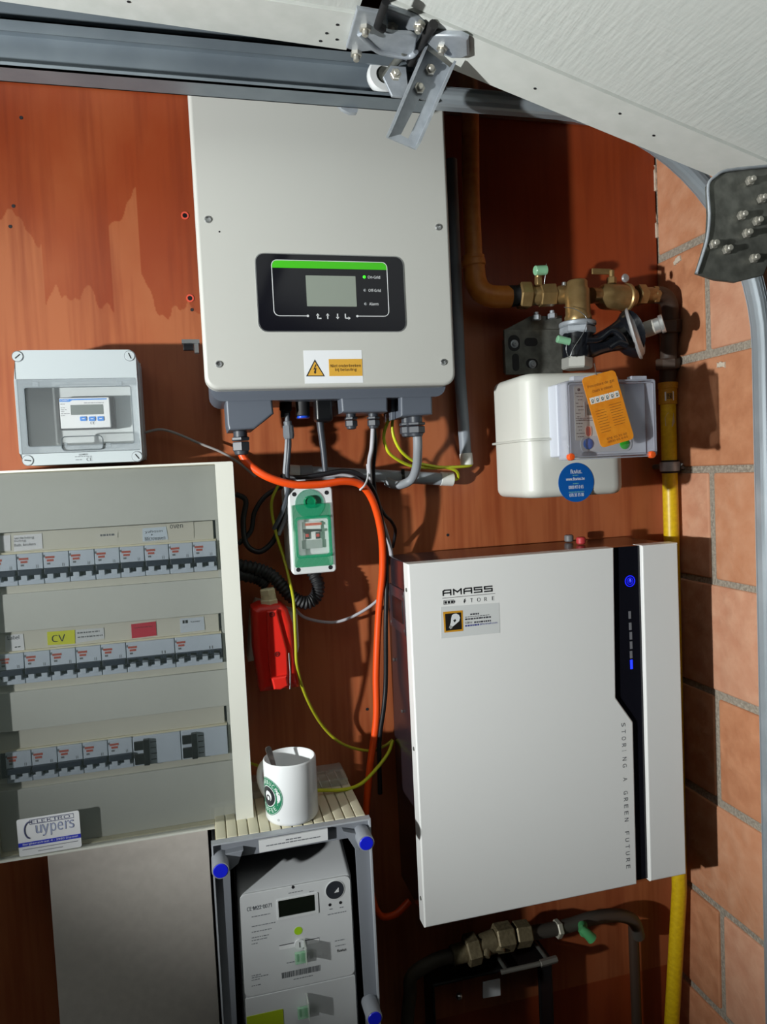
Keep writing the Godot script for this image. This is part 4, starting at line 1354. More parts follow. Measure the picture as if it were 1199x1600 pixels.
# ---------------------------------------------------------------- energy meter in its box
func energy_box() -> void:
	var x0 := -0.2495; var x1 := -0.0795; var y0 := 1.4850; var y1 := 1.6555
	var t := thing("meter_enclosure", "small white plastic enclosure with clear door standing on fuse box", "enclosure", Vector3(-0.165, y0, 0.0))
	var b := MB.new()
	b.ring(MB.rrect(x0 + 0.003, y0 + 0.003, x1 + 0.001, y1 - 0.003, 0.01), MB.rrect(x0 + 0.006, y0 + 0.006, x1 - 0.002, y1 - 0.006, 0.008), 0.0, 0.058)
	b.box(Vector3(x0 + 0.005, y0 + 0.005, 0.0), Vector3(x1, y1 - 0.005, 0.004))
	part(b, "base", mat("b9bfc3", 0.45), t)
	var wx0 := -0.2500 - 0.003; var wx1 := -0.0808; var wy1 := 1.6129; var wy0 := 1.5022
	# cover: frame round the window, a broad band above
	b = MB.new()
	b.ring(MB.rrect(x0, y0, x1, y1, 0.011), MB.rrect(wx0, wy0, wx1, wy1, 0.003), 0.055, 0.103)
	b.ring(MB.rrect(x0, y0, x1, y1, 0.011), MB.rrect(wx0, wy0, wx1, wy1, 0.003), 0.103, 0.105)
	part(b, "cover", mat("b7bfc3", 0.4), t)
	b = MB.new()
	b.box(Vector3(wx0 - 0.002, wy0 - 0.002, 0.06), Vector3(wx1 + 0.002, wy1 + 0.002, 0.066))
	var inner := part(b, "inner_plate", mat("c2c7c7", 0.5), t)
	b = MB.new()
	b.box(Vector3(wx0, wy0, 0.066), Vector3(wx1, wy0 + 0.012, 0.085), 0.002)
	part(b, "inner_step", mat("c2c7c7", 0.5), t)
	# clear door: pane, rim, grip, hinge lugs
	b = MB.new()
	b.box(Vector3(wx0 + 0.001, wy0 + 0.001, 0.1015), Vector3(wx1 - 0.001, wy1 - 0.001, 0.104))
	var door := part(b, "clear_door", M.clear, t)
	var ia := Vector2(-0.2398,1.6001); var ib := Vector2(-0.0904,1.5133)
	b = MB.new()
	b.ring(rr(ia + Vector2(-0.0012, 0.0012), ib + Vector2(0.0012, -0.0012), 0.004), rr(ia, ib, 0.003), 0.099, 0.1052)
	part(b, "door_rim", mat("7b8388", 0.3), door)
	b = MB.new()
	b.ring(rr(Vector2(wx0 + 0.0005, wy1 - 0.0005), Vector2(wx1 - 0.0005, wy0 + 0.0005), 0.003), rr(ia + Vector2(-0.0012, 0.0012), ib + Vector2(0.0012, -0.0012), 0.004), 0.1042, 0.1052)
	part(b, "door_border", M.clear_edge, door)
	b = MB.new()
	var g0 := Vector2(-0.1938,1.5268); var g1 := Vector2(-0.1342,1.5048)
	b.ring(rr(g0, g1, 0.006), rr(g0 + Vector2(0.0012, -0.0012), g1 + Vector2(-0.0012, 0.0012), 0.005), 0.1035, 0.108)
	part(b, "door_grip", mat("5d6468", 0.3), door)
	b = MB.new(); b.prism(rr(g0, g1, 0.006), 0.104, 0.107, 0.001)
	part(b, "grip_face", M.clear, door)
	for q in [Vector3(-0.2236,1.6053,0.1040),Vector3(-0.1055,1.6048,0.1040),Vector3(-0.1893,1.5140,0.1040),Vector3(-0.1275,1.5113,0.1040)]:
		b = MB.new(); b.box(q + Vector3(-0.004, -0.0035, -0.002), q + Vector3(0.004, 0.0035, 0.0015), 0.0008)
		part(b, "hinge_lug", M.clear_edge, door)
	for s in [[Vector3(-0.2453,1.6465,0.1050), 0.7], [Vector3(-0.0879,1.6461,0.1050), 1.95], [Vector3(-0.2417,1.4928,0.1050), -0.15], [Vector3(-0.0866,1.4924,0.1050), -0.95]]:
		var q: Vector3 = s[0]
		b = MB.new(); b.lathe([Vector2(0, 0.0012), Vector2(0.0068, 0.0012), Vector2(0.0075, 0.0004), Vector2(0.0078, -0.001)], q, Vector3(0, 0, 1), 20)
		var cp := part(b, "corner_screw", mat("b7bfc3", 0.4), t)
		b = MB.new(); b.ring(MB.disc(q.x, q.y, 0.0083, 22), MB.disc(q.x, q.y, 0.0078, 22), 0.1046, 0.1053)
		part(b, "screw_gap", M.grey_ink, cp)
		b = MB.new()
		var d := Vector2(cos(s[1]), sin(s[1])) * 0.0046
		var nn := Vector2(-d.y, d.x).normalized() * 0.0008
		b.prism([Vector2(q.x, q.y) + d + nn, Vector2(q.x, q.y) - d + nn, Vector2(q.x, q.y) - d - nn, Vector2(q.x, q.y) + d - nn], 0.106, 0.1065)
		part(b, "slot", M.ink, cp)
	b = MB.new()
	b.text(font, "GEWISS", Vector3(-0.1703,1.4973,0.1051), 0.0125, 0.0026, 0.0003)
	b.text(font, "CE", Vector3(-0.1600,1.4885,0.1051), 0.008, 0.0052, 0.0003)
	part(b, "lettering", M.grey_ink, t)
	print_lines([[-0.1763, 1.4950, 0.024], [-0.1756, 1.4904, 0.01]], 0.1051, M.grey_ink, t, 0.001)
	# the meter inside
	var ma := Vector2(-0.1949,1.5857); var mb2 := Vector2(-0.1234,1.5394)
	var e := thing("energy_meter", "white digital energy meter with blue buttons behind the clear door", "meter", Vector3(ma.x, mb2.y, 0.066))
	b = MB.new(); b.prism(rr(ma + Vector2(-0.003, 0.0015), mb2 + Vector2(0.0065, -0.0015), 0.001, 2), 0.066, 0.084)
	part(b, "housing", M.black, e)
	b = MB.new(); b.prism(rr(ma, mb2, 0.0015), 0.08, 0.092, 0.001)
	part(b, "face", M.white, e)
	var blue := mat("2a7fd4", 0.4)
	b = MB.new()
	b.prism([Vector2(-0.1944,1.5840),Vector2(-0.1266,1.5838),Vector2(-0.1267,1.5821),Vector2(-0.1765,1.5819),Vector2(-0.1806,1.5795),Vector2(-0.1943,1.5796)], 0.0918, 0.0923)
	part(b, "blue_stripe", blue, e)
	b = MB.new(); b.text(font, "CHINT", Vector3(-0.1929,1.5804,0.0921), 0.0115, 0.0026, 0.0003)
	part(b, "lettering", M.white_ink, e)
	b = MB.new(); b.prism(rr(Vector2(-0.1795,1.5748), Vector2(-0.1327,1.5597), 0.0006, 2), 0.0918, 0.0924)
	part(b, "screen", mat("6c7470", 0.3), e)
	for q in [Vector3(-0.1623,1.5535,0.0925),Vector3(-0.1497,1.5531,0.0925),Vector3(-0.1373,1.5530,0.0925)]:
		b = MB.new(); b.prism(MB.rrect(q.x - 0.0048, q.y - 0.0035, q.x + 0.0048, q.y + 0.0035, 0.0014), 0.0915, 0.0935, 0.0008)
		var bt := part(b, "button", blue, e)
		b = MB.new(); b.box(q + Vector3(-0.002, -0.0006, 0.0008), q + Vector3(0.002, 0.0006, 0.0012))
		part(b, "button_mark", M.white_ink, bt)
	b = MB.new(); b.text(font, "CE", Vector3(-0.1527,1.5450,0.0921), 0.0062, 0.0036, 0.0003)
	part(b, "lettering", M.grey_ink, e)
	var rws := []
	for k in [470, 497, 511, 524, 540, 554]:
		rws.append([-0.1936, lerpf(1.5760, 1.5584, (k - 470) / 84.0), 0.0125 - 0.003 * (k % 3)])
	rws.append([-0.1600, 1.5769, 0.03])
	print_lines(rws, 0.0921, M.grey_ink, e, 0.0009)


# ---------------------------------------------------------------- green covered breaker box
func breaker_box() -> void:
	var A := Vector2(0.1447,1.4281); var B := Vector2(0.2147,1.2882)
	var x0 := 0.1451 - 0.002; var x1 := 0.2146 + 0.001; var y1 := 1.4305; var y0 := 1.2895
	var t := thing("breaker_enclosure", "small white enclosure with translucent green breaker cover", "enclosure", Vector3((x0 + x1) / 2, y0, 0.0))
	var b := MB.new()
	b.prism(MB.rrect(x0, y0, x1, y1, 0.006), 0.0, 0.088, 0.0, 0.0)
	part(b, "base", mat("cfd0d2", 0.5), t)
	b = MB.new()
	b.prism(MB.rrect(x0 - 0.0006, y0 - 0.0006, x1 + 0.0006, y1 + 0.0006, 0.006), 0.086, 0.1, 0.003)
	part(b, "lid", M.white, t)
	for q in [Vector2(x0 + 0.0095, y1 - 0.0095), Vector2(x1 - 0.0095, y1 - 0.0095), Vector2(x0 + 0.0095, y0 + 0.0075), Vector2(x1 - 0.0095, y0 + 0.0075)]:
		b = MB.new(); b.prism(MB.disc(q.x, q.y, 0.0036, 14), 0.099, 0.1004)
		part(b, "screw_hole", M.ink, t)
	# breaker under the cover
	var br := thing("small_circuit_breaker", "white two-pole breaker with red toggles under the green cover", "circuit breaker", Vector3(0.1766,1.3307,0.1000))
	b = MB.new(); b.prism(rr(Vector2(0.1618,1.3748), Vector2(0.1936,1.3309), 0.001, 2), 0.1, 0.104, 0.001)
	part(b, "body", mat("dfe2e0", 0.5), br)
	b = MB.new(); b.prism(rr(Vector2(0.1606,1.3451), Vector2(0.1944,1.3309), 0.001, 2), 0.1, 0.1048, 0.0005)
	part(b, "lower_block", mat("9aa39f", 0.5), br)
	b = MB.new(); b.box(Vector3(0.1671,1.3728,0.1040), Vector3(0.1945,1.3686,0.1046))
	part(b, "red_mark", mat("c8553c", 0.6), br)
	b = MB.new(); b.prism([Vector2(0.1629,1.3636),Vector2(0.1939,1.3621),Vector2(0.1937,1.3577),Vector2(0.1809,1.3590),Vector2(0.1660,1.3571),Vector2(0.1631,1.3587)], 0.1038, 0.1075, 0.001)
	part(b, "toggle_bar", M.black, br)
	for q in [Vector3(0.1696,1.3526,0.1050), Vector3(0.1871,1.3519,0.1050)]:
		b = MB.new(); b.box(q + Vector3(-0.0036, -0.0055, -0.001), q + Vector3(0.0036, 0.0055, 0.0012))
		var w := part(b, "toggle_well", M.black, br)
		b = MB.new(); b.box(q + Vector3(-0.0026, -0.0022, 0.0), q + Vector3(0.0026, 0.0028, 0.002), 0.0006)
		part(b, "toggle", mat("c02a26", 0.4), w)
	# cover
	b = MB.new()
	b.ring(rr(Vector2(0.1462,1.4039), Vector2(0.2089,1.3019), 0.003), rr(Vector2(0.1508,1.3823), Vector2(0.2053,1.3187), 0.004), 0.1, 0.113)
	var cv := part(b, "green_cover", M.green_clear, t, "translucent green cover")
	b = MB.new(); b.prism(rr(Vector2(0.1494,1.3839), Vector2(0.2072,1.3169), 0.005), 0.1115, 0.1135, 0.0008)
	part(b, "window", clear("cfeee0", 0.05, 0.03), cv)
	b = MB.new()
	b.ring(rr(Vector2(0.1494,1.3839), Vector2(0.2082,1.3168), 0.006), rr(Vector2(0.1531,1.3798), Vector2(0.2035,1.3216), 0.004), 0.112, 0.1145)
	part(b, "window_rim", clear("12a070", 0.5, 0.1), cv)
	b = MB.new()
	var k := Vector2(0.1770,1.4073)
	b.prism(MB.disc(k.x, k.y - 0.003, 0.024, 28), 0.1, 0.102)
	part(b, "key_plate", clear("63c5a3", 0.4, 0.1), cv)
	b = MB.new()
	b.lathe([Vector2(0.0105, 0), Vector2(0.0105, 0.008), Vector2(0.0085, 0.0095), Vector2(0.007, 0.0075), Vector2(0, 0.0075)], Vector3(k.x, k.y, 0.1), Vector3(0, 0, 1), 24)
	part(b, "lock_knob", clear("0b7d52", 0.8, 0.1), cv)


func red_plug() -> void:
	var t := thing("power_plug", "red industrial power plug with cream gland hanging below corrugated hose", "plug", Vector3(0.1122,1.0828,0.0600))
	var z := 0.12
	var b := MB.new()
	b.prism([Vector2(0.0757,1.2215),Vector2(0.0865,1.2423),Vector2(0.1535,1.2164),Vector2(0.1536,1.1587),Vector2(0.1508,1.1479),Vector2(0.0658,1.1406)], 0.0, 0.05, 0.003)
	part(b, "wall_plate", mat("c9c9c2", 0.5), t)
	b = MB.new()
	b.prism([Vector2(0.0748,1.2379),Vector2(0.0871,1.2434),Vector2(0.1220,1.2422),Vector2(0.1329,1.2325),Vector2(0.1397,1.2084),Vector2(0.1448,1.0998),Vector2(0.0802,1.0989),Vector2(0.0733,1.1685)], 0.045, 0.098, 0.012, 0.0, 3)
	var bd := part(b, "body", M.red, t)
	b = MB.new()
	b.prism([Vector2(0.0969,1.2345),Vector2(0.1141,1.2348),Vector2(0.1273,1.1669),Vector2(0.1267,1.1117),Vector2(0.0981,1.1102),Vector2(0.0954,1.1472)], 0.09, 0.104, 0.004, 0.0, 2)
	part(b, "ridge", M.red, t)
	b = MB.new()
	b.prism([Vector2(0.0973,1.1262),Vector2(0.1232,1.1276),Vector2(0.1251,1.1103),Vector2(0.1116,1.1046),Vector2(0.1010,1.1064)], 0.095, 0.113, 0.004, 0.0, 2)
	part(b, "flap", M.red, t)
	b = MB.new(); b.tube([Vector3(0.1288,1.1632,0.1080),Vector3(0.1294,1.1310,0.1080),Vector3(0.1275,1.1039,0.1080)], 0.0014, 8)
	part(b, "hinge_pin", M.silver, t)
	for q in [Vector3(0.1051,1.2281,0.1040),Vector3(0.1099,1.1624,0.1040)]:
		b = MB.new(); b.ring(MB.disc(q.x, q.y, 0.0042, 16), MB.disc(q.x, q.y, 0.0026, 16), 0.103, 0.105)
		b.prism(MB.disc(q.x, q.y, 0.0012, 8), 0.103, 0.105)
		part(b, "screw", mat("5a100c", 0.5), t)
	b = MB.new()
	var g := Vector3(0.1044,1.2363,0.0750)
	b.hex(g + Vector3(0, -0.004, 0), g + Vector3(-0.0005, 0.013, 0), 0.0155)
	b.cyl(g + Vector3(0, 0.012, 0), g + Vector3(-0.001, 0.02, 0), 0.0125, 18)
	b.hex(g + Vector3(-0.001, 0.019, 0), g + Vector3(-0.002, 0.03, 0), 0.0135)
	part(b, "gland", M.cream_plastic, t)



# ---------------------------------------------------------------- electricity meter cabinet
func meter_cabinet() -> void:
	var yt := 0.9150
	var fz := 0.2
	# ribbed cream trunking lid that carries the mug
	var t := thing("trunking_box", "cream slatted trunking box under the coffee mug", "trunking", Vector3(0.11, yt - 0.05, 0.0))
	var b := MB.new()
	b.box(Vector3(-0.005, yt - 0.018, 0.0), Vector3(0.226, yt - 0.004, fz - 0.008))
	part(b, "body", mat("b9b193", 0.55), t)
	var n := 14
	for i in n:
		var xa := -0.005 + 0.231 * i / n; var xb := -0.005 + 0.231 * (i + 1) / n
		b = MB.new()
		b.box(Vector3(xa + 0.0009, yt - 0.006, 0.001), Vector3(xb - 0.0009, yt, fz - 0.0075), 0.0012)
		part(b, "slat", M.beige, t)
	b = MB.new()
	b.box(Vector3(0.045, yt, 0.002), Vector3(0.222, yt + 0.013, 0.075), 0.002)
	solo(b, "clear_cover", clear("c9cac4", 0.3, 0.12), "flat clear plastic cover lying behind the mug", "cover")
	# frame of the meter cabinet
	t = thing("meter_cabinet", "grey meter cabinet frame with blue corner caps and black interior", "cabinet", Vector3(0.11, 0.0, 0.0))
	var x0 := -0.0105; var x1 := 0.229; var y0 := 0.4300; var y1 := yt - 0.001
	var grey := mat("82868e", 0.45)
	b = MB.new()
	b.ring(rr(Vector2(x0, y0), Vector2(x1, y1 - 0.019), 0.002), rr(Vector2(x0 + 0.004, y0 + 0.004), Vector2(x1 - 0.004, y1 - 0.023), 0.002), 0.03, fz - 0.002)
	b.box(Vector3(x0, y0, 0.0), Vector3(x1, y1 - 0.06, 0.03))
	part(b, "case", mat("26282c", 0.5), t)
	b = MB.new()
	b.ring(PackedVector2Array([Vector2(x0, y0), Vector2(x1, y0), Vector2(x1, y1), Vector2(x0, y1)]), PackedVector2Array([Vector2(x0 + 0.018, y0 + 0.03), Vector2(x1 - 0.02, y0 + 0.03), Vector2(x1 - 0.024, y1 - 0.028), Vector2(x0 + 0.024, y1 - 0.028)]), fz - 0.004, fz)
	part(b, "front_frame", grey, t)
	b = MB.new()
	b.ring(PackedVector2Array([Vector2(x0 - 0.001, y0), Vector2(x1 + 0.001, y0), Vector2(x1 + 0.001, y1 + 0.001), Vector2(x0 - 0.001, y1 + 0.001)]), PackedVector2Array([Vector2(x0 + 0.0015, y0 + 0.003), Vector2(x1 - 0.0015, y0 + 0.003), Vector2(x1 - 0.0015, y1 - 0.0015), Vector2(x0 + 0.0015, y1 - 0.0015)]), fz - 0.005, fz + 0.008)
	part(b, "frame_edge", mat("a9adb3", 0.45), t)
	# corner posts with blue caps
	for q in [Vector3(-0.0001,0.8890,0.2380),Vector3(0.2156,0.8922,0.2380),Vector3(0.2148,0.6168,0.2380)]:
		b = MB.new()
		b.lathe([Vector2(0.0125, 0), Vector2(0.0125, 0.038), Vector2(0.0118, 0.0395), Vector2(0.0105, 0.0395)], Vector3(q.x, q.y, fz - 0.002), Vector3(0, 0, 1), 24)
		var po := part(b, "corner_post", mat("8d9199", 0.45), t)
		b = MB.new(); b.lathe([Vector2(0.0107, 0.034), Vector2(0.0107, 0.0395), Vector2(0.0098, 0.0405), Vector2(0, 0.0405)], Vector3(q.x, q.y, fz - 0.002), Vector3(0, 0, 1), 24)
		part(b, "blue_cap", M.blue_cap, po)
	# webs that brace the upper posts
	for s in [[[Vector2(0.0080,0.9004),Vector2(0.0343,0.9017),Vector2(0.0257,0.8826),Vector2(0.0062,0.8695)], 0.2], [[Vector2(0.1853,0.9047),Vector2(0.2121,0.8951),Vector2(0.2088,0.8701),Vector2(0.2019,0.8744)], 0.2]]:
		b = MB.new(); b.prism(s[0], 0.197, 0.214, 0.001)
		part(b, "brace", grey, t)
	b = MB.new()
	b.prism([Vector2(0.0575,0.9098),Vector2(0.1620,0.9106),Vector2(0.1616,0.8932),Vector2(0.0577,0.8914)], 0.2055, 0.2095)
	var ls := part(b, "label_strip", mat("dadbdd", 0.6), t, "white printed label strip")
	var la := Vector3(0.0680,0.8995,0.2096); var lb := Vector3(0.1508,0.9000,0.2096)
	b = MB.new()
	var d := (lb - la)
	for i in 14:
		var p: Vector3 = la + d * (i / 14.0)
		b.box(p, p + Vector3(0.005, 0.0014, 0.0003))
		if i > 4 and i < 9: b.box(p + Vector3(0, 0.004, 0), p + Vector3(0.005, 0.0056, 0.0003))
	part(b, "print", M.grey_ink, ls)
	electricity_meter()


func electricity_meter() -> void:
	var z := 0.19
	var x0 := 0.0252 - 0.001; var x1 := 0.1963
	var yt := 0.8214
	var yb := 0.4700
	var t := thing("electricity_meter", "white digital electricity meter inside the grey cabinet frame", "meter", Vector3((x0 + x1) / 2, yb, 0.05))
	var b := MB.new()
	# body with a sloping shoulder, drawn as a side profile
	b.xf = Transform3D(Basis(Vector3(0, 0, 1), Vector3(0, 1, 0), Vector3(-1, 0, 0)), Vector3(0, 0, 0))
	b.prism([Vector2(0.04, yb), Vector2(z, yb), Vector2(z, yt - 0.004), Vector2(z - 0.001, yt - 0.001), Vector2(z - 0.004, yt + 0.001), Vector2(0.115, yt + 0.027), Vector2(0.105, yt + 0.028), Vector2(0.04, yt + 0.028)], -x1 - 0.003, -x0 + 0.003, 0.008, 0.008)
	part(b, "body", mat("c8cacd", 0.42), t)
	b = MB.new()
	b.prism(rr(Vector2(x0, 0.6601), Vector2(x1, yt), 0.009), z - 0.004, z + 0.0012, 0.001)
	var f := part(b, "face", mat("d6d8da", 0.42), t)
	var zf := z + 0.0012
	b = MB.new()
	b.prism(rr(Vector2(x0, yb + 0.002), Vector2(x1, 0.6601 - 0.0015), 0.002), z - 0.004, z + 0.001, 0.001)
	part(b, "terminal_cover", mat("d0d2d4", 0.42), t)
	# everything on the face keeps to its own horizontal
	var sa := Vector2(0.0825,0.8015); var sb := Vector2(0.1401,0.7731)
	var sx0 := 0.0823; var sx1 := 0.1387; var sy1 := 0.8022; var sy0 := 0.7758
	b = MB.new()
	b.ring(MB.rrect(sx0 - 0.002, sy0 - 0.004, sx1 + 0.005, sy1 + 0.002, 0.001), MB.rrect(sx0, sy0, sx1, sy1, 0.001), z, zf + 0.0014)
	part(b, "screen_frame", M.white, f)
	b = MB.new(); b.prism(rr(Vector2(sx0, sy0), Vector2(sx1, sy1), 0.0), z, zf + 0.0001)
	part(b, "screen", mat("151a14", 0.15), f)
	var c := Vector3(0.1709,0.8029,0.1910)
	b = MB.new(); b.ring(MB.disc(c.x, c.y, 0.0155, 28), MB.disc(c.x, c.y, 0.0142, 28), z, zf + 0.0008)
	part(b, "port_rim", M.white, f)
	b = MB.new(); b.lathe([Vector2(0.0143, 0.0), Vector2(0.0143, 0.001), Vector2(0.006, 0.0006), Vector2(0, 0.0006)], Vector3(c.x, c.y, zf), Vector3(0, 0, 1), 28)
	var po := part(b, "optical_port", mat("30333a", 0.4), f)
	b = MB.new(); b.prism([Vector2(c.x - 0.001, c.y - 0.004), Vector2(c.x + 0.006, c.y - 0.004), Vector2(c.x + 0.006, c.y + 0.003)], zf, zf + 0.0014)
	part(b, "port_mark", M.white_ink, po)
	for q in [Vector3(0.1618,0.7804,0.1910),Vector3(0.1787,0.7807,0.1910),Vector3(0.1062,0.8192,0.1910)]:
		b = MB.new(); b.prism(MB.disc(q.x, q.y, 0.0024, 12), z, zf + 0.0004)
		part(b, "indicator", M.ink, f)
	b = MB.new(); b.prism(MB.disc(0.1106, 0.7489, 0.0064, 20), z, zf + 0.0004)
	part(b, "green_dot", mat("a8d820", 0.5), f)
	var sl := Vector2(0.1113,0.7283)
	b = MB.new()
	b.box(Vector3(sl.x - 0.031, sl.y - 0.004, z), Vector3(sl.x + 0.031, sl.y + 0.003, zf + 0.0003))
	var slot := part(b, "seal_slot", mat("e9eaec", 0.4), f)
	b = MB.new()
	b.box(Vector3(sl.x - 0.031, sl.y + 0.0026, zf), Vector3(sl.x - 0.008, sl.y + 0.0034, zf + 0.0006))
	b.box(Vector3(sl.x + 0.009, sl.y + 0.0026, zf), Vector3(sl.x + 0.031, sl.y + 0.0034, zf + 0.0006))
	part(b, "slot_shade", M.ink, slot)
	b = MB.new(); b.lathe([Vector2(0.0078, 0), Vector2(0.0078, 0.003), Vector2(0, 0.0035)], Vector3(sl.x, sl.y, zf), Vector3(0, 0, 1), 20)
	var sr := part(b, "seal_screw", M.white, f)
	b = MB.new(); b.box(Vector3(sl.x - 0.0006, sl.y - 0.004, zf + 0.003), Vector3(sl.x + 0.0006, sl.y + 0.004, zf + 0.0039))
	part(b, "slot", M.ink, sr)
	# clear seal flags standing off the face
	for s in [[sl, "slot"], [Vector2(0.1106,0.6404), "low"]]:
		var p: Vector2 = s[0]
		b = MB.new()
		b.box(Vector3(p.x - 0.009, p.y - 0.026, zf + 0.006), Vector3(p.x + 0.009, p.y - 0.008, zf + 0.011), 0.001)
		var sg := part(b, "seal", clear("9fdcb0", 0.45, 0.1), f, "clear green plastic seal")
		b = MB.new()
		for e in [-0.004, 0.0045]:
			b.cyl(Vector3(p.x + e, p.y - 0.022, zf + 0.0085), Vector3(p.x + e, p.y - 0.012, zf + 0.0085), 0.0018, 8)
		part(b, "seal_pin", mat("2c5a3a", 0.3), sg)
		b = MB.new()
		b.box(Vector3(p.x + 0.006, p.y - 0.02, zf + 0.002), Vector3(p.x + 0.008, p.y + 0.008, zf + 0.026), 0.0005)
		part(b, "seal_flag", clear("d4dcd4", 0.5, 0.1), sg)
	# barcode and small print
	b = MB.new()
	var ba := Vector2(0.0815,0.6805); var bw := 0.061
	var rng := RandomNumberGenerator.new(); rng.seed = 9
	var x := 0.0
	while x < bw:
		var w := rng.randf_range(0.0005, 0.0016)
		b.box(Vector3(ba.x + x, 0.6783, zf), Vector3(ba.x + x + w, 0.6875, zf + 0.0002))
		x += w + rng.randf_range(0.0004, 0.0011)
	part(b, "barcode", mat("55585d", 0.7), f)
	b = MB.new()
	b.text(font, "CE M22 0071", Vector3(0.0349,0.7947,0.1913), 0.037, 0.0062, 0.0003)
	part(b, "lettering", mat("5c6066", 0.7), f)
	print_lines([[0.0422, 0.7981, 0.018], [0.0413, 0.7840, 0.028], [0.0405, 0.7689, 0.036], [0.0400, 0.7601, 0.030], [0.0395, 0.7513, 0.026], [0.0393, 0.7470, 0.024], [0.0389, 0.7417, 0.009],
		[0.0987, 0.8103, 0.022], [0.1309, 0.8064, 0.007], [0.1576, 0.7644, 0.031], [0.1608, 0.7726, 0.006], [0.1771, 0.7721, 0.007], [0.0834, 0.7710, 0.056],
		[0.1667, 0.7199, 0.015], [0.1668, 0.7116, 0.016], [0.0901, 0.7007, 0.017], [0.0991, 0.6726, 0.03], [0.0361, 0.6920, 0.014], [0.0359, 0.6888, 0.026], [0.0357, 0.6851, 0.013], [0.0352, 0.6760, 0.014]], zf, mat("777b80", 0.7), f, 0.0013)
	b = MB.new()
	b.text(font, "fluvius", Vector3(0.1691,0.7019,0.1913), 0.015, 0.0045, 0.0003)
	part(b, "lettering", M.ink, f)
	b = MB.new(); b.prism(rr(Vector2(0.0246,0.6303), Vector2(0.0804,0.5978), 0.001, 2), z, zf + 0.0006)
	part(b, "yellow_label", mat("a5b81a", 0.6), t)


